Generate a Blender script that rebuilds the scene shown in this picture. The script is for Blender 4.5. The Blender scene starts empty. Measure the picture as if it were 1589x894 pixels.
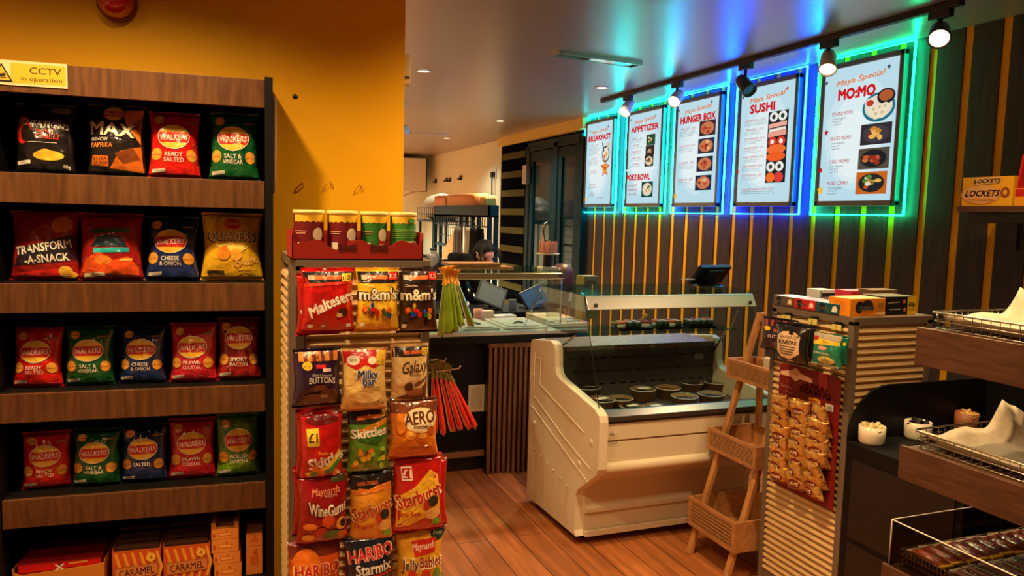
import bpy, bmesh, math, random
from mathutils import Matrix, Vector, Euler
random.seed(7)
PI = math.pi
scene = bpy.context.scene
COL = scene.collection

# ------------------------------------------------------------------ camera
F, CX, CY = 1190.0, 794.5, 447.0
RM = Matrix(((0.933151547, 0.009219067, -0.359364994), (-0.358536171, 0.096384042, -0.928526753), (0.026076900, 0.995301525, 0.093246287)))
CAM = Vector((0, 0, 1.6))
cd = bpy.data.cameras.new('camera'); cam = bpy.data.objects.new('camera', cd); COL.objects.link(cam)
cd.sensor_fit = 'HORIZONTAL'; cd.sensor_width = 36.0; cd.lens = 36.0 * F / 1589.0; cd.clip_start = 0.05; cd.clip_end = 100
cam.matrix_world = Matrix.Translation(CAM) @ RM.to_4x4()
scene.camera = cam

# ------------------------------------------------------------------ world, exposure
w = bpy.data.worlds.new('world'); scene.world = w; w.use_nodes = True
w.node_tree.nodes['Background'].inputs[0].default_value = (1.0, 0.62, 0.32, 1)
w.node_tree.nodes['Background'].inputs[1].default_value = 0.03
scene.view_settings.view_transform = 'Standard'
scene.view_settings.look = 'None'
scene.view_settings.exposure = 0.0
scene.view_settings.gamma = 1.0
scene.view_settings.use_curve_mapping = False
scene.cycles.use_denoising = True
scene.cycles.max_bounces = 8
scene.cycles.sample_clamp_indirect = 6.0
WARM = (1.0, 0.66, 0.31)
DOWN_W = 140.0          # each ceiling downlight
BACK_W = 300.0
SPOT_W = 52.0          # each track spotlight

def ray(px, py):
    return RM @ Vector((px - CX, CY - py, -F))
def at_x(px, py, x): d = ray(px, py); return CAM + d * (x / d.x)
def at_y(px, py, y): d = ray(px, py); return CAM + d * (y / d.y)
def at_z(px, py, z): d = ray(px, py); return CAM + d * ((z - 1.6) / d.z)

# ------------------------------------------------------------------ materials
def lin(c):
    return tuple((x / 255 / 12.92) if x / 255 <= 0.04045 else ((x / 255 + 0.055) / 1.055) ** 2.4 for x in c) + (1.0,)
MATS = {}
def mat(name, rgb, rough=0.5, metal=0.0, spec=0.5, noise=None, bump=None, emit=0.0, trans=0.0, coat=0.0, alpha=1.0):
    if name in MATS: return MATS[name]
    m = bpy.data.materials.new(name); m.use_nodes = True; MATS[name] = m
    nt = m.node_tree; b = nt.nodes['Principled BSDF']
    b.inputs['Base Color'].default_value = lin(rgb); b.inputs['Roughness'].default_value = rough
    b.inputs['Metallic'].default_value = metal; b.inputs['Specular IOR Level'].default_value = spec
    b.inputs['Coat Weight'].default_value = coat; b.inputs['Coat Roughness'].default_value = 0.08
    b.inputs['Transmission Weight'].default_value = trans; b.inputs['Alpha'].default_value = alpha
    if emit:
        b.inputs['Emission Color'].default_value = lin(rgb); b.inputs['Emission Strength'].default_value = emit
    tc = nt.nodes.new('ShaderNodeTexCoord')
    if noise:      # (scale xyz, amount)
        mp = nt.nodes.new('ShaderNodeMapping'); mp.inputs['Scale'].default_value = noise[0]
        n = nt.nodes.new('ShaderNodeTexNoise'); n.inputs['Scale'].default_value = 1.0; n.inputs['Detail'].default_value = 6
        r = nt.nodes.new('ShaderNodeMapRange'); r.inputs['From Min'].default_value = 0.3; r.inputs['From Max'].default_value = 0.7
        r.inputs['To Min'].default_value = 1 - noise[1]; r.inputs['To Max'].default_value = 1 + noise[1]
        mx = nt.nodes.new('ShaderNodeVectorMath'); mx.operation = 'SCALE'; mx.inputs[0].default_value = lin(rgb)[:3]
        nt.links.new(tc.outputs['Object'], mp.inputs[0]); nt.links.new(mp.outputs[0], n.inputs['Vector'])
        nt.links.new(n.outputs['Fac'], r.inputs['Value']); nt.links.new(r.outputs[0], mx.inputs['Scale'])
        nt.links.new(mx.outputs[0], b.inputs['Base Color'])
    if bump:       # (scale, strength, distance)
        n2 = nt.nodes.new('ShaderNodeTexNoise'); n2.inputs['Scale'].default_value = bump[0]; n2.inputs['Detail'].default_value = 3
        bp = nt.nodes.new('ShaderNodeBump'); bp.inputs['Strength'].default_value = bump[1]; bp.inputs['Distance'].default_value = bump[2]
        nt.links.new(tc.outputs['Object'], n2.inputs['Vector']); nt.links.new(n2.outputs['Fac'], bp.inputs['Height'])
        nt.links.new(bp.outputs[0], b.inputs['Normal'])
    return m
def film(rgb): return mat('film_%d_%d_%d' % rgb, rgb, 0.22, spec=0.7, bump=(17, 0.9, 0.014), coat=0.8)
def ink(rgb): return mat('ink_%d_%d_%d' % rgb, rgb, 0.28, spec=0.5, bump=(17, 0.8, 0.014), coat=0.6)
def card(rgb): return mat('card_%d_%d_%d' % rgb, rgb, 0.55, spec=0.3)
def lit(rgb, s=1.0):
    k = 'lit_%d_%d_%d_%d' % (rgb + (int(s * 100),))
    if k in MATS: return MATS[k]
    m = bpy.data.materials.new(k); m.use_nodes = True; MATS[k] = m
    nt = m.node_tree; nt.nodes.clear()
    o = nt.nodes.new('ShaderNodeOutputMaterial'); e = nt.nodes.new('ShaderNodeEmission')
    e.inputs[0].default_value = lin(rgb); e.inputs[1].default_value = s; nt.links.new(e.outputs[0], o.inputs[0]); return m
def glass(name, tint=(244, 250, 249), refl=0.3):
    if name in MATS: return MATS[name]
    m = bpy.data.materials.new(name); m.use_nodes = True; MATS[name] = m
    nt = m.node_tree; nt.nodes.clear()
    o = nt.nodes.new('ShaderNodeOutputMaterial'); t = nt.nodes.new('ShaderNodeBsdfTransparent'); g = nt.nodes.new('ShaderNodeBsdfGlossy')
    t.inputs[0].default_value = lin(tint); g.inputs['Roughness'].default_value = 0.03
    l = nt.nodes.new('ShaderNodeLayerWeight'); l.inputs[0].default_value = 0.12
    ml = nt.nodes.new('ShaderNodeMath'); ml.operation = 'MULTIPLY'; ml.inputs[1].default_value = refl
    x = nt.nodes.new('ShaderNodeMixShader')
    nt.links.new(l.outputs['Fresnel'], ml.inputs[0]); nt.links.new(ml.outputs[0], x.inputs[0])
    nt.links.new(t.outputs[0], x.inputs[1]); nt.links.new(g.outputs[0], x.inputs[2]); nt.links.new(x.outputs[0], o.inputs[0]); return m

WOOD = mat('walnut_laminate', (84, 55, 38), 0.45, spec=0.3, noise=((9, 9, 90), 0.35))
WOODH = mat('walnut_laminate_grain', (94, 60, 34), 0.42, spec=0.3, noise=((60, 60, 7), 0.4))
OAK = mat('oak', (188, 132, 78), 0.5, spec=0.3, noise=((50, 50, 6), 0.22))
OAKX = mat('oak_board', (180, 126, 76), 0.5, spec=0.3, noise=((40, 8, 40), 0.22))
SLATW = mat('slat_walnut', (116, 72, 46), 0.5, spec=0.3, noise=((40, 40, 5), 0.35))
BLACK = mat('black_laminate', (15, 14, 14), 0.5, spec=0.2)
BLACKP = mat('black_plastic', (18, 18, 20), 0.38)
BLACKM = mat('black_metal', (20, 20, 22), 0.4, spec=0.5)
YELLOW = mat('yellow_paint', (240, 176, 10), 0.6, spec=0.25, bump=(90, 0.12, 0.002))
CREAM = mat('cream_paint', (234, 232, 204), 0.6, spec=0.2)
CEIL = mat('ceiling_paint', (138, 126, 118), 0.32, spec=0.85)
STRIPE = mat('dark_panel_wood', (60, 50, 46), 0.55, spec=0.3, noise=((45, 45, 4), 0.3))
STEEL = mat('brushed_steel', (190, 188, 184), 0.28, metal=1.0)
ALU = mat('aluminium', (200, 198, 195), 0.36, metal=1.0)
CHROME = mat('chrome', (225, 222, 218), 0.12, metal=1.0)
WHITE = mat('white_plastic', (232, 226, 214), 0.42, spec=0.4)
WHITEP = mat('white_paint', (228, 224, 214), 0.5)
IVORY = mat('ivory_slatwall', (206, 174, 124), 0.5, spec=0.3)
GREYF = mat('grey_brown_frame', (112, 96, 80), 0.5, spec=0.3)
DGREY = mat('dark_grey', (52, 50, 50), 0.5)
GLASS = glass('clear_glass')
GLASSG = glass('green_edge_glass', (222, 242, 236), 0.6)
GRANITE = mat('granite', (128, 108, 92), 0.5, spec=0.3, noise=((110, 110, 110), 0.75))
KRAFT = mat('kraft_board', (180, 134, 86), 0.6, spec=0.2)
CERAMIC = mat('ceramic', (226, 214, 190), 0.3)
PANELK = mat('matt_black_panel', (16, 17, 18), 0.7, spec=0.0)
PANST = mat('pan_steel', (206, 202, 192), 0.35, metal=0.35)
CARDB = mat('cardboard', (196, 140, 84), 0.7, spec=0.2)
PAPER = mat('greaseproof_paper', (205, 190, 166), 0.7, spec=0.2, bump=(30, 0.4, 0.01))

# ------------------------------------------------------------------ mesh builder
class MB:
    def __init__(s): s.v = []; s.f = []; s.mi = []; s.sm = []; s.mats = []
    def idx(s, m):
        if m not in s.mats: s.mats.append(m)
        return s.mats.index(m)
    def add(s, vs, fs, m, sm=False, M=None):
        o = len(s.v); i = s.idx(m)
        s.v += [tuple(M @ Vector(p)) if M else tuple(p) for p in vs]
        for f in fs: s.f.append([a + o for a in f]); s.mi.append(i); s.sm.append(sm)
        return s
    def box(s, c, d, m, M=None, bev=0.0):
        x, y, z = d[0] / 2, d[1] / 2, d[2] / 2
        if bev:
            bm = bmesh.new(); bmesh.ops.create_cube(bm, size=1)
            bmesh.ops.scale(bm, vec=d, verts=bm.verts)
            bmesh.ops.bevel(bm, geom=bm.edges[:], offset=bev, segments=2, affect='EDGES', profile=0.6)
            bm.verts.index_update()
            vs = [(v.co.x + c[0], v.co.y + c[1], v.co.z + c[2]) for v in bm.verts]
            fs = [[v.index for v in f.verts] for f in bm.faces]; bm.free()
            return s.add(vs, fs, m, False, M)
        vs = [(c[0] + i * x, c[1] + j * y, c[2] + k * z) for i in (-1, 1) for j in (-1, 1) for k in (-1, 1)]
        fs = [(0, 1, 3, 2), (4, 6, 7, 5), (0, 4, 5, 1), (2, 3, 7, 6), (0, 2, 6, 4), (1, 5, 7, 3)]
        return s.add(vs, fs, m, False, M)
    def span(s, a, b, m, M=None, bev=0.0):
        return s.box([(a[i] + b[i]) / 2 for i in range(3)], [abs(b[i] - a[i]) for i in range(3)], m, M, bev)
    def prism(s, pts, a, b, axis, m, M=None):
        n = len(pts)
        def p3(p, t): return (t, p[0], p[1]) if axis == 'x' else (p[0], t, p[1]) if axis == 'y' else (p[0], p[1], t)
        vs = [p3(p, a) for p in pts] + [p3(p, b) for p in pts]
        fs = [list(range(n))[::-1], list(range(n, 2 * n))] + [(i, (i + 1) % n, (i + 1) % n + n, i + n) for i in range(n)]
        return s.add(vs, fs, m, False, M)
    def tube(s, path, r, m, n=8, closed=False, M=None, r2=None):
        P = [Vector(p) for p in path]; K = len(P); vs = []; fs = []
        ref = None
        for i in range(K):
            a = P[i - 1] if (i > 0 or closed) else P[i]; b = P[(i + 1) % K] if (i < K - 1 or closed) else P[i]
            t = (b - a).normalized()
            if ref is None: ref = Vector((0, 0, 1)) if abs(t.z) < 0.9 else Vector((1, 0, 0))
            u = (ref - t * ref.dot(t)).normalized(); ref = u; q = t.cross(u)
            rr = r if r2 is None else r + (r2 - r) * i / (K - 1)
            for k in range(n):
                an = 2 * PI * k / n; vs.append(tuple(P[i] + (u * math.cos(an) + q * math.sin(an)) * rr))
        for i in range(K if closed else K - 1):
            j = (i + 1) % K
            for k in range(n): fs.append((i * n + k, i * n + (k + 1) % n, j * n + (k + 1) % n, j * n + k))
        if not closed: fs.append(list(range(n))[::-1]); fs.append([(K - 1) * n + k for k in range(n)])
        return s.add(vs, fs, m, True, M)
    def cyl(s, a, b, r, m, n=20, r2=None, M=None):
        s.tube([a, b], r, m, n, False, M, r2); 
        for k in (-1, -2): s.sm[k] = False
        return s
    def lathe(s, prof, c, m, n=24, M=None, sm=True):
        vs = []; fs = []; K = len(prof)
        for r, z in prof:
            for k in range(n):
                an = 2 * PI * k / n; vs.append((c[0] + r * math.cos(an), c[1] + r * math.sin(an), c[2] + z))
        for i in range(K - 1):
            for k in range(n): fs.append((i * n + k, i * n + (k + 1) % n, (i + 1) * n + (k + 1) % n, (i + 1) * n + k))
        return s.add(vs, fs, m, sm, M)
    def blob(s, c, r, m, n=10, M=None, jit=0.0, rng=random):
        vs = []; fs = []; K = max(4, n // 2)
        for i in range(K + 1):
            th = PI * i / K
            for k in range(n):
                ph = 2 * PI * k / n; j = 1 + jit * (rng.random() - .5)
                vs.append((c[0] + r[0] * math.sin(th) * math.cos(ph) * j, c[1] + r[1] * math.sin(th) * math.sin(ph) * j, c[2] + r[2] * math.cos(th) * j))
        for i in range(K):
            for k in range(n): fs.append((i * n + k, (i + 1) * n + k, (i + 1) * n + (k + 1) % n, i * n + (k + 1) % n))
        return s.add(vs, fs, m, True, M)
    def build(s, name, parent=None, bevel=0.0, M=None):
        me = bpy.data.meshes.new(name); me.from_pydata(s.v, [], s.f)
        for m in s.mats: me.materials.append(m)
        me.polygons.foreach_set('material_index', s.mi); me.polygons.foreach_set('use_smooth', s.sm)
        me.validate(); me.update()
        o = bpy.data.objects.new(name, me); COL.objects.link(o)
        if parent: o.parent = parent
        if M: o.matrix_basis = M
        if bevel:
            b = o.modifiers.new('edge', 'BEVEL'); b.width = bevel; b.segments = 2; b.limit_method = 'ANGLE'; b.angle_limit = 0.7
        return o

def tag(o, label, cat, group=None, kind=None):
    if label: o['label'] = label
    if cat: o['category'] = cat
    if group: o['group'] = group
    if kind: o['kind'] = kind
    return o
def thing(name, label, cat, loc=(0, 0, 0), rz=0.0, group=None, rx=0.0):
    o = bpy.data.objects.new(name, None); COL.objects.link(o); o.empty_display_size = 0.05
    o.location = loc; o.rotation_euler = (rx, 0, rz)
    return tag(o, label, cat, group)
def struct(mb, name, parent=None, bevel=0.0):
    o = mb.build(name, parent, bevel)
    if parent is None: o['kind'] = 'structure'
    return o
def dup(src, loc, rz=None, label=None):
    r = src.copy(); COL.objects.link(r); r.location = loc
    if rz is not None: r.rotation_euler = (src.rotation_euler.x, 0, rz)
    if label: r['label'] = label
    for ch in list(src.children):
        c = ch.copy(); COL.objects.link(c); c.parent = r
        for g in list(ch.children):
            d = g.copy(); COL.objects.link(d); d.parent = c
    return r

# ------------------------------------------------------------------ printed artwork
TXT = {}
def glyphs(s, bold=0.0):
    k = (s, bold)
    if k not in TXT:
        c = bpy.data.curves.new('t', 'FONT'); c.body = s; c.size = 1; c.resolution_u = 2; c.offset = bold
        o = bpy.data.objects.new('t', c); me = bpy.data.meshes.new_from_object(o)
        vs = [(v.co.x, v.co.y) for v in me.vertices]; fs = [list(p.vertices) for p in me.polygons]
        bpy.data.objects.remove(o); bpy.data.meshes.remove(me)
        if not vs: vs = [(0, 0)]
        todo = [f for p in fs for f in ([p[0], p[i], p[i + 1]] for i in range(1, len(p) - 1))]; fs = []
        while todo:
            f = todo.pop(); d = [math.dist(vs[f[i]], vs[f[(i + 1) % 3]]) for i in range(3)]; i = d.index(max(d))
            if d[i] < .3: fs.append(f); continue
            a_, b_, c_ = f[i], f[(i + 1) % 3], f[(i + 2) % 3]; vs.append(((vs[a_][0] + vs[b_][0]) / 2, (vs[a_][1] + vs[b_][1]) / 2)); k_ = len(vs) - 1
            todo += [[a_, k_, c_], [k_, b_, c_]]
        x0 = min(v[0] for v in vs); x1 = max(v[0] for v in vs)
        TXT[k] = ([((x - (x0 + x1) / 2) / 0.7, (y - .35) / 0.7) for x, y in vs], fs, (x1 - x0) / 0.7)
    return TXT[k]
def outline(kind, a, W, H):
    if kind == 'e':
        x, y, rx, ry = a[:4]; return [(x * W + rx * W * math.cos(t * PI / 12), y * H + ry * H * math.sin(t * PI / 12)) for t in range(24)]
    if kind == 'b':     # an ellipse cut to a band: x,y,rx,ry,lo,hi
        x, y, rx, ry, lo, hi = a[:6]; P = []
        for t in range(9):
            q = lo + (hi - lo) * t / 8; P.append((x * W + rx * W * math.sqrt(max(0, 1 - q * q)), (y + ry * q) * H))
        for t in range(9):
            q = hi + (lo - hi) * t / 8; P.append((x * W - rx * W * math.sqrt(max(0, 1 - q * q)), (y + ry * q) * H))
        return P
    if kind == 'r':
        x, y, w_, h_ = a[:4]; rot = a[4] if len(a) > 4 else 0; P = []
        cs = [(-.5, -.5), (.5, -.5), (.5, .5), (-.5, .5)]
        for i in range(4):
            for t in range(4):
                p, q = cs[i], cs[(i + 1) % 4]; dx = (p[0] + (q[0] - p[0]) * t / 4) * w_ * W; dy = (p[1] + (q[1] - p[1]) * t / 4) * h_ * H
                P.append((x * W + dx * math.cos(rot) - dy * math.sin(rot), y * H + dx * math.sin(rot) + dy * math.cos(rot)))
        return P
    if kind == 'p':
        P = []; n = len(a)
        for i in range(n):
            for t in range(3):
                P.append(((a[i][0] + (a[(i + 1) % n][0] - a[i][0]) * t / 3) * W, (a[i][1] + (a[(i + 1) % n][1] - a[i][1]) * t / 3) * H))
        return P
def deco(mb, items, mapf, W, H, mk=ink, step=0.0003, base_off=0.0005):
    for L, it in enumerate(items):
        off = base_off + step * L
        if it[0] == 't':
            # ('t', text, x, y, height, colour, dict)
            _, s, x, y, h, c = it[:6]; o = it[6] if len(it) > 6 else {}
            vs, fs, wd = glyphs(s); sz = h * H; sx = sz; bd = o.get('bold', 0.0) * .9
            mw = o.get('w')
            if mw: sx = min(sx * o.get('wide', 9), mw * W / wd) if 'wide' in o else min(sz, mw * W / wd)
            if o.get('fit'): sx = mw * W / wd
            rot = o.get('rot', 0); sh = o.get('shear', 0); arc = o.get('arc', 0); P = []
            ring = [(0, 0)] + ([] if bd <= 0 else [(bd * math.cos(k * PI / 3), bd * math.sin(k * PI / 3)) for k in range(6)] if bd > .025 else [(bd, 0), (-bd, 0)])
            for da, db in ring:
                P = []
                for a, b in vs:
                    px = (a * sx) + da * min(sx, sz) + b * sz * sh; py = (b + db) * sz + arc * H * (2 * a / max(wd, .01)) ** 2
                    P.append((x * W + px * math.cos(rot) - py * math.sin(rot), y * H + px * math.sin(rot) + py * math.cos(rot)))
                mb.add([mapf(p, q, off) for p, q in P], fs, mk(c))
        else:
            c = it[-1]; a = it[1] if it[0] == 'p' else it[1:-1]
            P = outline(it[0], a, W, H)
            Q = []; lm = .07 * max(W, .05)
            for i in range(len(P)):
                p, q = P[i], P[(i + 1) % len(P)]; k = max(1, int(math.hypot(q[0] - p[0], q[1] - p[1]) / lm + .7))
                Q += [(p[0] + (q[0] - p[0]) * t / k, p[1] + (q[1] - p[1]) * t / k) for t in range(k)]
            P = Q; n = len(P)
            gx = sum(p[0] for p in P) / n; gy = sum(p[1] for p in P) / n; R = 5
            vs = [mapf(gx, gy, off)]
            for r in range(1, R + 1):
                vs += [mapf(gx + (p[0] - gx) * r / R, gy + (p[1] - gy) * r / R, off) for p in P]
            fs = [(0, 1 + k, 1 + (k + 1) % n) for k in range(n)]
            for r in range(R - 1):
                a0 = 1 + r * n; b0 = a0 + n
                fs += [(a0 + k, b0 + k, b0 + (k + 1) % n, a0 + (k + 1) % n) for k in range(n)]
            mb.add(vs, fs, mk(c))

# ------------------------------------------------------------------ a filled packet: pouch with its print, crimped seals
def packet(name, label, cat, W, H, T, base, art, loc, rz=0, rx=0.0, group=None, seed=0, top=None, hole=False):
    rg = random.Random(seed * 31 + 5)
    ph = [rg.uniform(0, 6.28) for _ in range(8)]; fr = [rg.uniform(1.5, 4.5) for _ in range(8)]
    root = thing(name, label, cat, loc, rz, group, rx)
    def half(v): return W / 2 * (1 - .10 * math.sin(PI * min(1, max(0, v))) ** .8 - .03 * v + .012 * math.sin(9 * v + ph[7]))
    def thick(u, v):
        u = max(-1, min(1, u)); vv = max(0.0, min(1.0, v)) ** 0.85
        e = max(0, 1 - abs(u) ** 2.6) ** .6 * max(0, math.sin(PI * vv)) ** .6
        k = math.sin(fr[0] * 2.2 * u + 3 * v + ph[0]) * .05 + math.sin(fr[1] * 5 * v - 3 * u + ph[1]) * .035 + math.sin(fr[2] * 4 * u + fr[3] * 3 * v + ph[2]) * .03
        edge = max(0, 1 - min(v, 1 - v) * 7); k += edge * .14 * math.sin(9 * u + ph[3]) + .05 * edge * math.sin(17 * u + ph[4])
        return T * .62 * (e + k * (e + .15 * edge))
    def front(x, z, off=0.0):
        v = z / H; hw = half(v); u = x / (W / 2)
        return (u * hw, -thick(u, v) - .002 - off, z)
    NU, NV = 36, 40; v0, v1 = .045, .955
    mb = MB(); vs = []; fs = []; f2 = []
    for j in range(NV + 1):
        v = v0 + (v1 - v0) * j / NV
        for i in range(NU + 1):
            u = -1 + 2 * i / NU; vs.append(front(u * W / 2, v * H))
    o = len(vs)
    for j in range(NV + 1):
        v = v0 + (v1 - v0) * j / NV
        for i in range(NU + 1):
            u = -1 + 2 * i / NU; vs.append((u * half(v), .55 * thick(u, v) + .001, v * H))
    n = NU + 1
    for j in range(NV):
        for i in range(NU):
            a = j * n + i; f2.append(0 if j < NV * .8 else 1)
            fs.append((a, a + 1, a + n + 1, a + n)); 
            fs.append((o + a + 1, o + a, o + a + n, o + a + n + 1)); f2.append(0 if j < NV * .8 else 1)
    for j in range(NV):
        for i in (0, NU):
            a = j * n + i; fs.append((a, a + n, o + a + n, o + a) if i == 0 else (a + n, a, o + a, o + a + n)); f2.append(0 if j < NV * .8 else 1)
    for i in range(NU):
        fs.append((i + 1, i, o + i, o + i + 1)); f2.append(0)
        a = NV * n + i; fs.append((a, a + 1, o + a + 1, o + a)); f2.append(1)
    bm_ = film(base); tm = film(top) if top else bm_
    mb.add(vs, fs, bm_, True)
    if top:
        ti = mb.idx(tm)
        for q, t in enumerate(f2):
            if t: mb.mi[q] = ti
    deco(mb, art, lambda x, z, off: front(x, z, off), W, H, ink, .00022, .0009)
    mb.build('pouch', root)
    for lo, hi, mm, sgn in ((0.0, .05, bm_, 1), (.95, 1.0, tm, -1)):
        sb = MB(); vs = []; fs = []; K = 8; N = 44
        for side in (0, 1):
            for j in range(K + 1):
                v = lo + (hi - lo) * j / K
                for i in range(N + 1):
                    u = -1 + 2 * i / N; b = front(u * W / 2, (.047 if sgn > 0 else .953) * H)
                    flare = 1.0 + (.03 * (1 - j / K) if sgn > 0 else .02 * j / K)
                    zz = v * H + (.0016 * (i % 2) if (j == (0 if sgn > 0 else K)) else 0)
                    wv = .0035 * math.sin(5 * u + ph[5]) * (1 - j / K if sgn > 0 else j / K)
                    vs.append((b[0] * flare, (-.0016 if side == 0 else .0016) + .0007 * math.sin(j * PI) + (.0009 if j % 2 else -.0003) * (1 if side == 0 else -1) + wv, zz))
        m_ = (K + 1) * (N + 1)
        for j in range(K):
            for i in range(N):
                a = j * (N + 1) + i
                fs.append((a, a + 1, a + N + 2, a + N + 1)); fs.append((m_ + a + 1, m_ + a, m_ + a + N + 1, m_ + a + N + 2))
        sb.add(vs, fs, mm, False); sb.build('seal', root)
    return root

def W3(r, g, b): return (r, g, b)
WHT = (240, 232, 215); GOLD = (238, 190, 62); REDB = (196, 34, 26); CHIP = (226, 160, 62); CHIPD = (190, 116, 36); BLK = (22, 18, 18)
def chips(pts):
    out = []
    for x, y, rx, ry in pts:
        out += [('e', x, y, rx, ry, CHIP), ('b', x, y, rx * .9, ry * .9, -.25, .0, CHIPD)]
    return out
def walkers(lines, swoosh, ly=.6):
    a = [('p', [(-.48, .06), (.48, .06), (.48, .20), (0, .3), (-.48, .2)], swoosh)]
    a += chips([(-.29, .86, .1, .065), (-.36, .34, .11, .09), (.36, .33, .1, .09)])
    a += [('e', 0, ly, .335, .185, WHT), ('e', 0, ly, .32, .175, GOLD), ('b', 0, ly, .32, .175, -.5, .42, REDB),
          ('t', 'WALKERS', 0, ly - .005, .085, WHT, dict(w=.58, fit=1, shear=.15, rot=.05, bold=.012))]
    y = .34
    for s in lines: a.append(('t', s, 0, y, .062, WHT, dict(w=.42, bold=.015))); y -= .08
    a.append(('r', -.3, .1, .26, .05, .08, (214, 204, 186)))
    a.append(('r', .33, .83, .2, .025, 0, (150, 120, 60)))
    return a

# ------------------------------------------------------------------ the room
XW = 3.517; H = 2.6; YF = 13.5
YAW = math.radians(-3.8)
def floor_mat():
    m = bpy.data.materials.new('oak_floor'); m.use_nodes = True; nt = m.node_tree; b = nt.nodes['Principled BSDF']
    tc = nt.nodes.new('ShaderNodeTexCoord'); mp = nt.nodes.new('ShaderNodeMapping'); mp.inputs['Rotation'].default_value = (0, 0, PI / 2)
    br = nt.nodes.new('ShaderNodeTexBrick'); br.offset = 0.37; br.inputs['Scale'].default_value = 1
    br.inputs['Brick Width'].default_value = 1.15; br.inputs['Row Height'].default_value = 0.155; br.inputs['Mortar Size'].default_value = 0.0022
    br.inputs['Color1'].default_value = lin((196, 120, 66)); br.inputs['Color2'].default_value = lin((156, 90, 46)); br.inputs['Mortar'].default_value = lin((50, 28, 16))
    br.inputs['Bias'].default_value = -0.1
    n = nt.nodes.new('ShaderNodeTexNoise'); n.inputs['Scale'].default_value = 1; n.inputs['Detail'].default_value = 8
    m2 = nt.nodes.new('ShaderNodeMapping'); m2.inputs['Scale'].default_value = (26, 1.6, 1)
    r = nt.nodes.new('ShaderNodeMapRange'); r.inputs['From Min'].default_value = .3; r.inputs['From Max'].default_value = .7; r.inputs['To Min'].default_value = .62; r.inputs['To Max'].default_value = 1.25
    mx = nt.nodes.new('ShaderNodeVectorMath'); mx.operation = 'SCALE'
    L = nt.links.new
    L(tc.outputs['Object'], mp.inputs[0]); L(mp.outputs[0], br.inputs['Vector']); L(tc.outputs['Object'], m2.inputs[0]); L(m2.outputs[0], n.inputs['Vector'])
    L(n.outputs['Fac'], r.inputs['Value']); L(br.outputs['Color'], mx.inputs[0]); L(r.outputs[0], mx.inputs['Scale']); L(mx.outputs[0], b.inputs['Base Color'])
    b.inputs['Roughness'].default_value = 0.42; b.inputs['Specular IOR Level'].default_value = 0.35
    return m
struct(MB().span((-2.7, -2.6, -.05), (XW + .1, YF + .1, 0), floor_mat()), 'floor')
struct(MB().span((-2.7, -2.6, H), (XW + .1, YF + .1, H + .05), CEIL), 'ceiling')
# right wall: yellow paint near, cream beyond the doors
mb = MB(); mb.span((XW, -2.6, 0), (XW + .1, 7.15, H), YELLOW); mb.span((XW, 7.15, 0), (XW + .1, 9.5, H), PANELK); mb.span((XW, 9.5, 0), (XW + .1, YF + .1, H), CREAM)
struct(mb, 'wall_right')
mb = MB()
for k in range(44):
    y1 = 7.03 - .2 * k
    if y1 < -1.5: break
    mb.box((XW - .004, y1 - .08, 1.3), (.008, .153, 2.6), STRIPE)
struct(mb, 'trim_1')
struct(MB().span((-2.7, YF, 0), (XW, YF + .1, H), CREAM), 'wall_far')
struct(MB().span((-2.7, -2.6, 0), (-2.6, YF, H), CREAM), 'wall_left')
struct(MB().span((-2.6, -2.7, 0), (XW, -2.6, H), CREAM), 'wall_back')
# the yellow wall behind the crisp shelf
YC = Vector((0.632, 2.747, 0))
MY = Matrix.Translation(YC) @ Matrix.Rotation(YAW, 4, 'Z')
mb = MB(); mb.span((-3.2, 0, 0), (0, .14, H), YELLOW, MY)
struct(mb, 'wall_front')
# yellow bulkhead over the doors, cream corner strip
mb = MB(); mb.span((XW - .10, 7.0, H - .11), (XW, 9.5, H), mat('bulkhead', (236, 204, 110), .5)); struct(mb, 'trim_2')
mb = MB(); mb.span((XW - .06, 9.44, 0), (XW, 9.56, H - .1), CREAM); struct(mb, 'trim_3')
mb = MB(); mb.span((XW - .05, 8.55, 0), (XW, 9.44, H - .11), PANELK)
OLIVE = mat('olive_stripe', (88, 82, 32), .6, spec=0.1)
for k in range(11):
    z = 2.36 - .232 * k
    mb.span((XW - .058, 8.62, z - .05), (XW - .05, 9.42, z + .03), OLIVE)
struct(mb, 'trim_4')
# black double door in its frame
dr = bpy.data.objects.new('door_1', None); COL.objects.link(dr); dr['kind'] = 'structure'
DARKG = mat('door_glass_teal_cast', (6, 34, 40), 0.06, spec=0.3)  # dark glass, the teal tint of the shadows put into its colour
DF = mat('door_frame_teal_cast', (8, 40, 46), 0.45, spec=0.12)  # black frame, coloured with the same teal shadow tint
mb = MB()
for y in (7.08, 7.70, 8.50): mb.span((XW - .07, y - .05, 0), (XW - .005, y + .05, 2.42), DF)
mb.span((XW - .07, 7.08, 2.36), (XW - .005, 8.50, 2.46), DF)
mb.build('door_frame', dr, .004)
for y0, y1 in ((7.13, 7.65), (7.75, 8.45)):
    mb = MB()
    for a, b in ((y0, y0 + .1), (y1 - .1, y1)): mb.span((XW - .06, a, .02), (XW - .015, b, 2.35), DF)
    for a, b in ((.02, .22), (2.24, 2.35)): mb.span((XW - .06, y0 + .1, a), (XW - .015, y1 - .1, b), DF)
    lf = mb.build('door_leaf', dr, .004)
    MB().span((XW - .04, y0 + .1, .22), (XW - .03, y1 - .1, 2.24), DARKG).build('pane', lf)
mb = MB(); mb.tube([(XW - .06, 7.82, 1.55), (XW - .11, 7.83, 1.53), (XW - .13, 7.85, 1.44), (XW - .11, 7.86, 1.34), (XW - .06, 7.86, 1.32)], .014, CHROME)
mb.build('door_handle', dr)
mb = MB(); mb.span((XW - .13, 8.40, 1.98), (XW - .07, 8.52, 2.2), ALU); mb.build('door_closer', dr, .006)

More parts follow.
